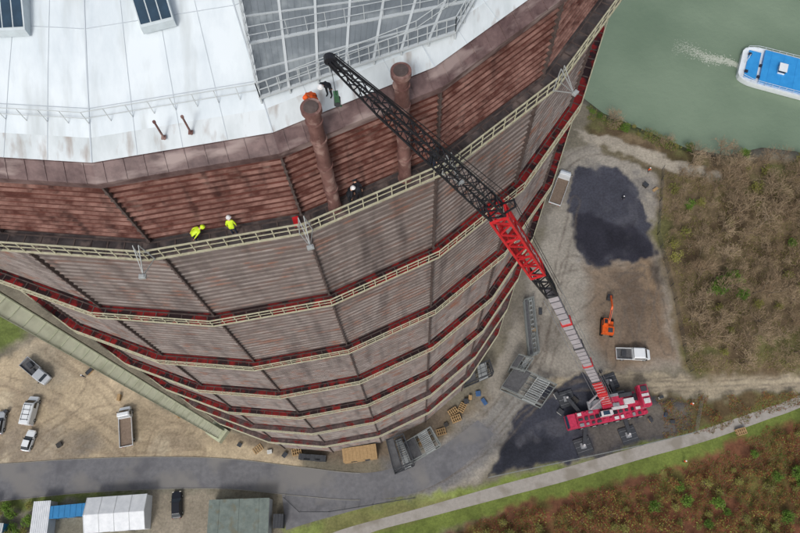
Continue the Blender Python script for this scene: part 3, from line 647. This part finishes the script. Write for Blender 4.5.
flatbed(553,208,(566,172),"white flatbed lorry parked close to the gasometer wall",wv,bed,L=8.5,Wd=2.4,crew=1.3,Ht=2.6,name="flatbed_lorry")
orn=mat("orange_paint",(222,96,32),.4,0,.12,2,rgb2=(190,76,24))
e0=G(606,328); e1=G(608,292); ey=math.atan2(e1.y-e0.y,e1.x-e0.x)
ex=thing("excavator","orange tracked excavator with raised arm on the dirt yard","excavator",e0,ey)
for s_ in (-1,1):
    mb=MB(); mb.loft([[(x,s_*.95-.26,z0),(x,s_*.95+.26,z0),(x,s_*.95+.26,z1),(x,s_*.95-.26,z1)] for x,z0,z1 in ((-1.8,.25,.6),(-1.5,.02,.85),(1.5,.02,.85),(1.8,.25,.6))]); part(ex,mb,"track",[rub])
mb=MB(); mb.box((-.3,0,1.05),(2.8,2.2,.25)); mb.box((-.95,0,1.6),(1.5,2.2,.9)); mb.box((-1.0,-.4,2.1),(.9,.9,.1),1); part(ex,mb,"body",[orn,dgr],bevel=.08)
mb=MB(); mb.box((.4,.6,1.85),(1.4,.9,1.4),0); o=part(ex,mb,"cab",[orn],bevel=.06)
for c_,d_ in (((1.12,.6,1.95),(.04,.7,.9)),((.4,1.065,1.95),(1.0,.03,.8)),((.5,.6,2.57),(.8,.6,.04))): mb=MB(); mb.box(c_,d_); part(o,mb,"window",[mglass2])
mb=MB(); mb.beam((.6,-.2,1.3),(3.4,-.2,3.3),.34,.44); mb.beam((3.4,-.2,3.3),(6.0,-.2,1.8),.3,.38); mb.tube((1.0,-.2,1.8),(2.7,-.2,3.1),.09,.09,8,1); part(ex,mb,"arm",[orn,dgr])
mb=MB(); mb.hexa([(5.6,-.7,.2),(6.2,-.7,.1),(6.2,.3,.1),(5.6,.3,.2)],[(5.7,-.7,1.6),(6.6,-.7,1.2),(6.6,.3,1.2),(5.7,.3,1.6)]); part(ex,mb,"bucket",[dgr])
# ------------------------------------------------------------ boat
bwm=mat("boat_white",(216,222,226),.35,0,.05,1); bblue=mat("boat_blue",(44,134,200),.4,0,.08,.6,rgb2=(56,150,214)); bdk=mat("boat_dark",(40,44,60),.5)
boat=thing("canal_barge","white motor barge with bright blue hatch deck sailing on the canal","boat",bs,byaw)
BL,BW=42,10.2
def outl(x):
    if x<4: t=1-(1-x/4)**2; return BW/2*(.62+.38*math.sqrt(max(0,t)))
    if x>BL-7: t=(x-(BL-7))/7; return BW/2*math.sqrt(max(.01,1-t*t*.97))
    return BW/2
xs=[0,.4,1,2,3,4,8,16,24,30,35,37,39,40.5,41.5,42]
def ring(k,z,ins=0): 
    a=[(x,-max(.1,outl(x)*k-ins),z) for x in xs]; return a+[(x,max(.1,outl(x)*k-ins),z) for x in reversed(xs)]
mb=MB(); mb.loft([ring(.86,-.9),ring(.98,.2),ring(1,1.25)],0); part(boat,mb,"hull",[bwm])
mb=MB(); r0=ring(1,1.26)
for i in range(len(r0)):
    j=(i+1)%len(r0); a,b2=Vector(r0[i]),Vector(r0[j]); mb.beam(a+Vector((0,0,.15)),b2+Vector((0,0,.15)),.14,.5)
part(boat,mb,"bulwark",[bwm])
mb=MB(); mb.box((21,0,1.75),(33,BW-1.5,1.0)); 
for i in range(12): mb.box((6+i*2.8,0,2.28),(.08,BW-1.5,.05),0)
part(boat,mb,"hatch_cover",[bblue])
mb=MB(); mb.box((2.6,0,1.45),(2.6,BW-2.6,.35)); part(boat,mb,"stern_deck",[bblue])
mb=MB(); mb.box((8.6,-.3,2.8),(1.5,2.0,1.2)); mb.box((8.6,-.3,3.45),(1.8,2.3,.1)); o=part(boat,mb,"wheelhouse",[bwm],bevel=.06)
mb=MB(); mb.box((8.6,-.3,3.0),(1.54,2.04,.5)); part(o,mb,"window",[mglass2])
for s_ in (-1,1): mb=MB(); railing(mb,[Vector((x,s_*(outl(x)-.3),1.45)) for x in (.8,3,6,12,20,30,36)],1.0,1.5,.06); part(boat,mb,"boat_railing",[bwm])
mb=MB(); mb.beam((1,0,1.4),(1,0,4.5),.09); mb.beam((1,-.5,3.8),(1,.5,3.8),.05); part(boat,mb,"mast",[bwm])
for x,y in ((1.5,-2.5),(1.5,2.5),(4.3,0),(4.3,-3.2)): mb=MB(); mb.box((x,y,1.85),(.7,.5,.5)); part(boat,mb,"deck_box",[bdk],bevel=.05)
# ------------------------------------------------------------ cabins, sheds near the road
tent=mat("tent_white",(214,217,220),.5,0,.03,1,rgb2=(198,202,206),thr=(.35,.65)); bl2=mat("cabin_blue",(50,120,170),.5,0,.1,1); ggrn=mat("grey_green_roof",(116,126,120),.6,0,.12,1.0,rgb2=(92,102,98),scale2=.6,mix2=(104,104,90)); tim=mat("timber",(162,134,96),.7,0,.2,3); cgr=mat("cabin_grey",(176,180,182),.5,0,.08,1)
def cabin(px4,h,name,label,cat,rm,wm2,ridge=False,ribs=0):
    P=W(px4); c=sum(P,Vector())/4; a=P[1]-P[0]; yaw=math.atan2(a.y,a.x)
    o=thing(name,label,cat,c,yaw); inv=Matrix.Rotation(-yaw,3,'Z'); Q=[inv@(p-c) for p in P]
    sx=(abs(Q[1].x-Q[0].x)+abs(Q[2].x-Q[3].x))/2; sy_=(abs(Q[3].y-Q[0].y)+abs(Q[2].y-Q[1].y))/2
    mb=MB(); mb.box((0,0,h/2),(sx,sy_,h)); part(o,mb,"wall",[wm2])
    mb=MB()
    if ridge: mb.hexa([(-sx/2-.1,-sy_/2-.1,h+.002),(sx/2+.1,-sy_/2-.1,h+.002),(sx/2+.1,sy_/2+.1,h+.002),(-sx/2-.1,sy_/2+.1,h+.002)],[(-sx/2-.1,-.05,h+1.0),(sx/2+.1,-.05,h+1.0),(sx/2+.1,.05,h+1.0),(-sx/2-.1,.05,h+1.0)])
    else: mb.box((0,0,h+.06),(sx+.16,sy_+.16,.12))
    for i in range(ribs): mb.box((-sx/2+(i+.5)*sx/ribs,0,h+.15),(.07,sy_,.06))
    r=part(o,mb,"roof",[rm])
    mb=MB(); mb.box((sx*.2,-sy_/2-.02,1.05),(.9,.06,2.0)); part(o,mb,"door",[dgr])
    for y in (-1,1): mb=MB(); mb.box((-sx*.2,y*(sy_/2+.02),1.5),(1.1,.05,.9)); part(o,mb,"window",[mglass2])
    if ridge:
        for i in range(5):
            x=-sx/2-.1+i*(sx+.2)/4
            for y in (-1,1): mb=MB(); mb.beam((x,y*(sy_/2+.1),h+.03),(x,0,h+1.03),.09,.06); part(r,mb,"roof_rib",[cgr])
    return o
cabin([(93,533),(150,529),(153,496),(94,499)],3.0,"marquee","white event tent with smooth pitched roof beside road","tent",tent,tent,True)
cabin([(58,519),(91,516),(91,505),(57,507)],2.6,"container_cabin","blue walled site container with flat roof","container",bl2,bl2,False,6)
cabin([(38,545),(54,544),(57,502),(41,503)],2.7,"container_cabin","white site container with flat ribbed roof","container",tent,cgr,False,8)
cabin([(213,540),(272,538),(272,500),(214,501)],3.2,"flat_roof_building","flat grey green roofed building beside the road","building",ggrn,cgr,False,3)
cabin([(276,528),(285,528),(285,515),(276,515)],2.4,"container_cabin","small dark grey container next to the flat roofed building","container",dgr,dgr,False,3)
cabin([(0,533),(10,533),(10,524),(0,524)],2.4,"container_cabin","small pale blue container half hidden by bushes","container",cgr,bl2,False,3)
cabin([(345,464),(378,459),(376,447),(344,450)],2.6,"timber_shed","brown timber shed built against the gasometer base","shed",tim,tim,False,9)
cabin([(300,460),(326,462),(327,457),(301,455)],1.6,"storage_bin","long dark storage bin beside the gasometer base","container",dgr,dgr,False,6)
def steelframe(px4,h,lv,name,label,mt):
    P=W(px4); c=sum(P,Vector())/4; o=thing(name,label,"scaffold",c)
    mb=MB(); Q=[p-c for p in P]
    for l_ in range(lv+1):
        z=Vector((0,0,.2+l_*h/lv))
        for i in range(4): mb.beam(Q[i]+z,Q[(i+1)%4]+z,.16)
        for t in (.2,.4,.6,.8): mb.beam(Q[0].lerp(Q[1],t)+z,Q[3].lerp(Q[2],t)+z,.07)
        for t in (.33,.67): mb.beam(Q[0].lerp(Q[3],t)+z,Q[1].lerp(Q[2],t)+z,.07)
    for i in range(4):
        mb.beam(Q[i],Q[i]+Vector((0,0,h+1)),.12)
        for l_ in range(lv): mb.beam(Q[i]+Vector((0,0,.2+l_*h/lv)),Q[(i+1)%4]+Vector((0,0,.2+(l_+1)*h/lv)),.07)
        for hh in (.6,1.1): mb.beam(Q[i]+Vector((0,0,h+hh)),Q[(i+1)%4]+Vector((0,0,h+hh)),.06)
    part(o,mb,"frame",[mt])
    for l_ in range(1,lv+1):
        mb=MB(); z=Vector((0,0,.28+l_*h/lv)); q=[Q[0]+z,Q[1].lerp(Q[0],.62)+z,Q[2].lerp(Q[3],.62)+z,Q[3]+z]; mb.hexa([x-Vector((0,0,.04)) for x in q],q); part(o,mb,"platform",[bedg])
    for l_ in range(lv):
        mb=MB(); A=Q[1].lerp(Q[0],.15);B=Q[2].lerp(Q[3],.15);wv_=(Q[0]-Q[1])*.3; up_=Vector((0,0,1))
        if l_%2: A,B=B,A
        A=A+up_*(.2+l_*h/lv);B=B+up_*(.2+(l_+1)*h/lv)
        for e_ in (0,1): mb.beam(A+wv_*e_,B+wv_*e_,.05,.16)
        for s_ in range(12): p=A.lerp(B,(s_+.5)/12); mb.beam(p,p+wv_,.22,.05)
        part(o,mb,"stair",[mlamp])
steelframe([(395,474),(414,466),(404,440),(388,446)],7,2,"stair_scaffold","dark steel stair tower at the gasometer foot",dgr)
steelframe([(411,464),(440,447),(430,430),(404,446)],3,1,"entrance_canopy_frame","low grey steel entrance frame at gasometer foot",mscf)
steelframe([(500,390),(540,408),(554,388),(514,369)],2.2,1,"scaffold_platform","wide flat steel scaffold platform standing on the yard",mscf)
steelframe([(508,372),(522,376),(530,364),(516,360)],3.5,1,"stair_scaffold","small steel scaffold stair beside the platform",mscf)
steelframe([(528,358),(538,354),(532,300),(523,303)],1.2,1,"steel_frame_stack","long steel truss frame lying beside the gasometer wall",mscf)
steelframe([(464,388),(492,376),(488,364),(464,374)],2.5,1,"steel_frame_stack","dark steel frame at the gasometer foot",dgr)
def stack(px,py,label,mt,n=3,s=(1.2,.8),yaw=0,name="timber_pallet",cat="pallet"):
    mb=MB()
    for i in range(n):
        for j in range(5): mb.box((-s[0]/2+.12+j*(s[0]-.24)/4,0,.16+i*.22),(.16,s[1],.05))
        for y in (-s[1]/2+.06,0,s[1]/2-.06): mb.box((0,y,.07+i*.22),(s[0],.1,.12))
    single(mb,name,[mt],label,cat,G(px,py,.004),yaw)
for px,py,y in ((453,412,.5),(456,419,.3),(462,408,1.),(297,452,.2),(181,413,.7),(740,432,.2),(441,432,.2),(258,449,.6)):
    stack(px,py,"pale timber pallets stacked on the ground beside the gasometer" if px<600 else "pale timber pallets stacked on the ground beside the track",tim,random.randint(1,4),(1.8,1.2),y)
random.seed(21)
clm=[mat("clutter_white",(190,190,186),.6),mat("clutter_blue",(60,90,130),.6),mat("clutter_dark",(60,58,56),.7),tim]
for (px,py) in ((470,398),(478,394),(484,402),(466,402),(446,425),(420,442),(240,445),(270,452),(285,455),(90,372),(120,398),(60,445),(8,412),(650,420),(665,415),(672,422),(560,412),(556,396),(600,372),(534,330),(540,312),(575,400),(660,398),(645,186),(655,190)):
    mb=MB(); a_=random.uniform(.4,1.3); b2=random.uniform(.4,.9); hh=random.uniform(.3,.9)
    mb.box((0,0,hh/2),(a_,b2,hh)); mb.box((0,0,hh+.04),(a_+.1,b2+.1,.08),1)
    m_=random.choice(clm); single(mb,"storage_crate",[m_,random.choice([m_,dgr])],"small lidded storage crate standing on the site ground","crate",G(px,py,.004),random.random()*3,bevel=.03)
def fence(pts,name,label,h=2.0,mt=mlamp,t=.06,st=2.5):
    P=W(pts); o=thing(name,label,"fence",P[0]); mb=MB(); f2=MB()
    for a,b2 in zip(P[:-1],P[1:]):
        a=a-P[0];b2=b2-P[0]; n_=max(1,int((b2-a).length/st))
        for i in range(n_+1): p=a.lerp(b2,i/n_); mb.beam(p,p+Vector((0,0,h)),t)
        for z in np.linspace(.2,h-.05,5): f2.beam(a+Vector((0,0,z)),b2+Vector((0,0,z)),.025)
    part(o,mb,"post",[mt]); part(o,f2,"wire",[mt])
fence([(662,170),(657,235),(674,300),(686,362),(690,372)],"wire_fence","grey wire fence between the yard and the scrub",mt=dgr)
fence([(488,478),(560,463),(640,446),(694,433),(700,400)],"wire_fence","galvanised construction fence around the crane stand",mt=mscf)
fence([(285,498),(300,512),(330,512),(415,498)],"wire_fence","galvanised fence along the side road",mt=dgr)
# ------------------------------------------------------------ vegetation
def mkveg(name,c1,c2,rough=.9):
    m=bpy.data.materials.new(name); m.use_nodes=True; n=m.node_tree.nodes;l=m.node_tree.links;b=n["Principled BSDF"]; b.inputs["Roughness"].default_value=rough; b.inputs["Specular IOR Level"].default_value=.1
    oi=n.new("ShaderNodeObjectInfo"); g=n.new("ShaderNodeNewGeometry"); ad=n.new("ShaderNodeMath"); ad.operation='MULTIPLY_ADD'; ad.inputs[1].default_value=.55
    mu=n.new("ShaderNodeMath"); mu.operation='MULTIPLY'; mu.inputs[1].default_value=.45; l.new(g.outputs["Random Per Island"],mu.inputs[0]); l.new(oi.outputs["Random"],ad.inputs[0]); l.new(mu.outputs[0],ad.inputs[2])
    mx=n.new("ShaderNodeMixRGB"); l.new(ad.outputs[0],mx.inputs[0]); mx.inputs[1].default_value=(*lin(*c1),1); mx.inputs[2].default_value=(*lin(*c2),1); l.new(mx.outputs[0],b.inputs["Base Color"]); return m
bark=mkveg("bark",(136,124,108),(100,86,72)); twt=mkveg("twig_tan",(176,158,132),(120,100,78)); twg=mkveg("dry_grass",(150,134,102),(104,92,66)); twr=mkveg("twig_rust",(160,102,72),(112,68,50)); lfg=mkveg("leaf_green",(104,132,54),(62,88,36)); lfo=mkveg("leaf_olive",(136,134,70),(94,96,52))
def tree_meshes(kind,seed,hh,rad,nt_,mtw,leaf=0,mleaf=None,rk=1.0):
    r=random.Random(seed); tr=MB(); cwn=MB(); ends=[]
    def rd(s): return Vector((r.gauss(0,s),r.gauss(0,s),r.gauss(0,s)))
    def grow(p,d,L,ra,lev):
        q=p+d*L*.55; e=q+(d+rd(.22)).normalized()*L*.5
        m_=tr if lev<2 else cwn; ns=5 if lev<2 else 3
        m_.tube(p,q,ra,ra*.75,ns); m_.tube(q,e,ra*.75,ra*.5,ns)
        if lev==3: ends.append((q,e)); return
        if lev==2: ends.append((q,e))
        n_=(6,4,4)[lev]
        for i in range(n_):
            a=i*2.4+r.random()*1.2; o=Vector((math.cos(a),math.sin(a),.15)); o=(o-d*o.dot(d)).normalized()
            s=p.lerp(q,.8) if i<n_/3 else q.lerp(e,r.uniform(.1,1)); nd=(d*(.75 if lev else .9)+o*r.uniform(.5,1.0)+Vector((0,0,.12))).normalized()
            grow(s,nd,L*r.uniform(.5,.8),ra*.55,lev+1)
    grow(Vector((0,0,-.1)),Vector((r.gauss(0,.08),r.gauss(0,.08),1)).normalized(),hh*.42,.15*hh/7*rk,0)
    for i in range(nt_):
        p,e=r.choice(ends); s=p.lerp(e,r.uniform(.1,1)); d=((e-p).normalized()+rd(.5)+Vector((0,0,.1))).normalized()
        L=r.uniform(.3,.9)*hh*.13; w_=r.uniform(.014,.032); sd_=d.cross(rd(1)).normalized()*w_
        cwn.face([s-sd_,s+sd_,s+d*L+rd(.05)])
    for i in range(leaf):
        p,e=r.choice(ends); s=p.lerp(e,r.uniform(.3,1.2))+rd(.22); n_=Vector((r.gauss(0,.6),r.gauss(0,.6),1)).normalized(); a=n_.cross(Vector((r.random(),r.random(),.1))).normalized(); b2=n_.cross(a); z_=r.uniform(.08,.18)
        cwn.face([s-a*z_,s+b2*z_*.7,s+a*z_,s-b2*z_*.7],1)
    return tr.mesh("trunk",[bark]),cwn.mesh("crown",[mtw,mleaf or mtw])
V_t=[tree_meshes("t",i,6.5+i*.4,2.7,520,twt,rk=.75) for i in range(7)]
V_r=[tree_meshes("r",20+i,3.2,1.6,330,twr,50,lfo,rk=.8) for i in range(5)]
V_g=[tree_meshes("g",40+i,3.8,1.7,80,twt,700,lfg) for i in range(3)]
V_o=[tree_meshes("o",60+i,3.2,1.5,160,twt,300,lfo) for i in range(3)]
def plant(name,label,cat,group,var,p,sc):
    t,c=random.choice(var); o=thing(name,label,cat,p,random.random()*6.28,group); o.scale=(sc,sc,sc*random.uniform(.85,1.15)); o.rotation_euler=(random.gauss(0,.08),random.gauss(0,.08),random.random()*6.28)
    part(o,t,"trunk",[]); part(o,c,"crown",[])
def scatter(poly,n,mind,fn):
    P=W(poly); x0,x1=min(p.x for p in P),max(p.x for p in P); y0,y1=min(p.y for p in P),max(p.y for p in P)
    pp=[(p.x,p.y) for p in P]; out=[]; tries=0
    while len(out)<n and tries<n*40:
        tries+=1; x,y=random.uniform(x0,x1),random.uniform(y0,y1)
        if sdist(np.array([x]),np.array([y]),pp)[0]<.8: continue
        if sdist(np.array([x]),np.array([y]),river)[0]>-1.5: continue
        if any((x-a)**2+(y-b2)**2<mind*mind for a,b2 in out): continue
        out.append((x,y)); fn(Vector((x,y,0)))
def fR(p):
    k=random.random()
    if k<.78: plant("bare_tree","leafless tan brown winter tree in the scrub by the canal","tree","bare winter trees",V_t,p,random.choice([random.uniform(.4,.7),random.uniform(.6,1.15)]))
    elif k<.94: plant("bush","low olive bush with sparse leaves in the scrub","bush","olive bushes",V_o,p,random.uniform(.6,1.1))
    else: plant("bush","dense green bush among bare winter trees","bush","green bushes",V_g,p,random.uniform(.4,.9))
scatter([(690,150),(800,156),(835,166),(835,372),(800,368),(705,368),(692,360),(680,300),(664,240),(668,178)],200,2.2,fR)
def fB(p):
    k=random.random()
    if k<.7: plant("bush","rust brown leafless bush on the slope below the path","bush","rust brown bushes",V_r,p,random.uniform(.5,1.2))
    elif k<.9: plant("bush","low olive bush beside the cycle path","bush","olive bushes",V_o,p,random.uniform(.4,.9))
    else: plant("bush","dense green bush beside the cycle path","bush","green bushes",V_g,p,random.uniform(.4,.9))
scatter([(440,540),(520,512),(620,490),(720,460),(800,424),(830,409),(830,560),(440,560)],190,1.6,fB)
def fG(p): plant("bush","olive green bush on the canal bank","bush","canal bank bushes",random.choice([V_o,V_g,V_o,V_t]),p,random.uniform(.4,.9))
scatter([(590,106),(640,126),(690,146),(700,160),(650,146),(600,125),(586,118)],34,1.6,fG)
scatter([(-10,500),(38,500),(36,545),(-10,545)],16,1.6,lambda p: plant("bush","green bush beside the site cabins","bush","garden bushes",random.choice([V_g,V_o]),p,random.uniform(.6,1)))
for q in ((720,286),(712,296),(728,280)): plant("bush","bright green ivy covered bush among bare trees","bush","green bushes",V_g,G(*q),1.1)
for q in ((668,405),(700,402),(730,398),(762,396),(790,394),(715,420)): plant("bush","rust brown leafless bush between track and path","bush","rust brown bushes",V_r,G(*q),.8)
def cover(poly,n,name,mats_,hmin,hmax,wk=1.0):
    P=[(p.x,p.y) for p in W(poly)]; a=np.array(P); x0,y0=a.min(0);x1,y1=a.max(0)
    x0,x1=max(x0,-80),min(x1,100); y0,y1=max(y0,-24),min(y1,110)
    px_=rng.uniform(x0,x1,n*3);py_=rng.uniform(y0,y1,n*3); sdd=sdist(px_,py_,P)+(fbm(px_,py_,4,57)-.5)*4
    ok=(sdd>.2)&(sdist(px_,py_,river)<-.8)&(fbm(px_,py_,3,55)>.42)
    px_=px_[ok][:n];py_=py_[ok][:n]; m=len(px_); c=np.stack([px_,py_,np.zeros(m)],-1)
    th=rng.uniform(0,6.28,m); ln=rng.uniform(hmin,hmax,m); el=rng.uniform(.15,1.2,m)
    d=np.stack([np.cos(th)*np.cos(el),np.sin(th)*np.cos(el),np.sin(el)],-1)*ln[:,None]; wv_=np.stack([-np.sin(th),np.cos(th),np.zeros(m)],-1)*(rng.uniform(.02,.06,m)*wk)[:,None]
    V=np.stack([c-wv_,c+wv_,c+d],1).reshape(-1,3); me=bpy.data.meshes.new(name); me.vertices.add(len(V)); me.vertices.foreach_set("co",V.ravel())
    me.loops.add(3*m); me.loops.foreach_set("vertex_index",np.arange(3*m,dtype=np.int32)); me.polygons.add(m); me.polygons.foreach_set("loop_start",np.arange(0,3*m,3,dtype=np.int32)); me.polygons.foreach_set("loop_total",np.full(m,3,dtype=np.int32))
    for x in mats_: me.materials.append(x)
    me.polygons.foreach_set("material_index",rng.integers(0,len(mats_),m).astype(np.int32)); me.update()
    o=bpy.data.objects.new(name,me); COL.objects.link(o); o["kind"]="stuff"
cover([(662,172),(700,172),(800,160),(840,170),(840,370),(700,376),(686,366),(674,300),(657,235)],32000,"undergrowth",[twg,twt,lfo],.2,.9,.8)
cover([(440,540),(510,509),(560,496),(620,483),(720,453),(800,417),(840,400),(840,560),(440,560)],36000,"undergrowth",[twr,twr,twg,lfo,lfg],.2,.8,.8)
cover([(590,106),(640,126),(690,146),(700,160),(650,146),(600,125),(586,118)],5000,"undergrowth",[lfo,twg,lfg],.2,.8)
cover([(655,398),(800,394),(800,404),(700,432),(665,438)],4000,"undergrowth",[lfo,twr,twg],.2,.6)
# ------------------------------------------------------------ people
random.seed(11)
skin=mat("skin",(196,150,124),.6,0,.05,4)
def bodymesh():
    vs=[(0,0,.97,.15,.11),(0,0,1.2,.15,.1),(0,0,1.4,.17,.11),(0,0,1.52,.06,.06),(0,.01,1.6,.075,.085),(0,.015,1.7,.08,.095),
        (.17,0,1.42,.065,.065),(.26,.02,1.16,.05,.05),(.25,.16,.93,.034,.034),(-.17,0,1.42,.065,.065),(-.26,.02,1.16,.05,.05),(-.25,.16,.93,.034,.034),
        (.1,0,.9,.1,.1),(.12,.03,.5,.065,.065),(.12,0,.1,.045,.045),(.12,.15,.045,.045,.04),(-.1,0,.9,.1,.1),(-.12,.03,.5,.065,.065),(-.12,0,.1,.045,.045),(-.12,.15,.045,.045,.04),
        (.245,.22,.86,.03,.02),(-.245,.22,.86,.03,.02)]
    es=[(0,1),(1,2),(2,3),(3,4),(4,5),(2,6),(6,7),(7,8),(2,9),(9,10),(10,11),(0,12),(12,13),(13,14),(14,15),(0,16),(16,17),(17,18),(18,19),(8,20),(11,21)]
    me=bpy.data.meshes.new("b"); me.from_pydata([v[:3] for v in vs],es,[]); o=bpy.data.objects.new("b",me); COL.objects.link(o)
    o.modifiers.new("s",'SKIN'); sv=me.skin_vertices[0].data
    for i,v in enumerate(vs): sv[i].radius=(v[3],v[4]); sv[i].use_root=(i==0)
    ss=o.modifiers.new("u",'SUBSURF'); ss.levels=1; ss.render_levels=1
    dg=bpy.context.evaluated_depsgraph_get(); dg.update(); r=bpy.data.meshes.new_from_object(o.evaluated_get(dg)); bpy.data.objects.remove(o)
    return [tuple(v.co) for v in r.vertices],[tuple(p.vertices) for p in r.polygons]
BV,BF=bodymesh()
def person(loc,yaw,label,jacket,trous,helmet,bend=0.0):
    o=thing("person",label,"person",loc,yaw)
    def pose(v):
        x,y,z=v
        if z>.95 or (abs(x)>.2 and z>.7):
            dy,dz=y,z-.97; c,s=math.cos(bend),math.sin(bend); return (x,dy*c+dz*s,.97-dy*s+dz*c)
        return v
    mb=MB(); mb.v=[pose(v) for v in BV]; mb.f=list(BF)
    def cls(f):
        cx=sum(BV[i][0] for i in f)/len(f);z=sum(BV[i][2] for i in f)/len(f)
        if z>1.52 or (abs(cx)>.19 and z<.93): return 2
        if z>.95 or abs(cx)>.19: return 0
        return 1 if z>.12 else 3
    mb.m=[cls(f) for f in BF]
    for s_ in (-1,1):
        for j,(dx,ln) in enumerate(((-.025,.07),(-.009,.08),(.007,.075),(.022,.06))):
            p=Vector((s_*.245+dx,.225,.84)); q=p+Vector((0,.02,-ln)); p,q=Vector(pose(p)),Vector(pose(q)); mb.tube(p,q,.009,.006,5,2)
        p=Vector(pose((s_*.215,.2,.87))); mb.tube(p,Vector(pose((s_*.2,.24,.83))),.01,.007,5,2)
    h=Vector(pose((0,.11,1.66))); mb.tube(h,h+Vector((0,.025,-.01)),.014,.008,5,2)
    part(o,mb,"body",[jacket,trous,skin,rub],smooth=True)
    me=MB(); keep=[f for f in BF if all(.98<BV[i][2]<1.46 and abs(BV[i][0])<.19 for i in f)]
    ids=sorted({i for f in keep for i in f}); mp2={a:b for b,a in enumerate(ids)}
    me.v=[pose((BV[i][0]*1.09,BV[i][1]*1.14,BV[i][2])) for i in ids]; me.f=[tuple(mp2[i] for i in f) for f in keep]; me.m=[0]*len(keep)
    if keep: part(o,me,"vest",[jacket],smooth=True)
    hm=MB(); p=Vector(pose((0,.015,1.7))); hm.dome(p,.135,.15,12,4); hm.tube(p-Vector((0,0,.012)),p+Vector((0,0,.008)),.155,.15,12); part(o,hm,"helmet",[helmet],smooth=False)
hiv=mat("hi_vis_yellow",(196,222,50),.5,0,.05,3); hor=mat("hi_vis_orange",(220,92,34),.5,0,.05,3); dk2=mat("dark_cloth",(32,34,40),.8); nav=mat("navy_cloth",(40,48,66),.8); hw=mat("helmet_white",(220,220,220),.3)
def onG(px,py,rr_=.62,z=93.7):
    p=G(px,py,z)-C; a=math.atan2(p.y,p.x); ap_=math.cos(((a-PH)%math.radians(15))-math.radians(7.5)); r=(R*math.cos(math.radians(7.5))/ap_)+rr_
    return C+Vector((r*math.cos(a),r*math.sin(a),z)),a
for px,py,dy,lab,j,t,hm_,bd_ in ((197,244,0.4,"person in yellow hi-vis jacket bending low on the gallery",hiv,nav,hiv,1.3),(236,238,1.5,"person in yellow hi-vis jacket leaning over on the gallery",hiv,nav,hw,.4),(347,197,0,"person in black work clothes beside the rusty pipe foot",dk2,dk2,hw,.5),(357,193,1.6,"person in black work clothes bending by the pipe foot",dk2,dk2,dk2,.8),(428,162,.3,"person in dark clothes working on the gallery",dk2,nav,dk2,.6)):
    p,a=onG(px,py); person(p,a+dy,lab,j,t,hm_,bd_)
for px,py,lab,j in ((316,106,"person in orange hi-vis leaning over pipe top at roof edge",hor),(330,96,"person in dark clothes guiding the pipe top on the roof",dk2)):
    p=onroof(px,py,102); person(C+p,2.6,lab,j,dk2,hw if j is dk2 else hor,.9)
for px,py,lab,j in ((690,405,"person in orange hi-vis jacket standing beside the crane stand",hor),(648,172,"person in orange hi-vis standing at the yard edge",hor),(683,462,"person in red jacket walking along the slope",hor),(622,200,"person in dark clothes standing on the dark stone heap",dk2),(85,377,"person in dark clothes walking over the sandy lot",nav),(70,352,"person in orange hi-vis beside the sandy lot",hor)):
    person(G(px,py),random.random()*6,lab,j,nav,hw,.0)
mb=MB(); mb.box((0,0,.2),(.45,.32,.4)); mb.box((0,0,.42),(.49,.36,.05)); p,a=onG(295,216); single(mb,"tool_box",[red],"red tool box standing on the gallery deck","box",p,a)
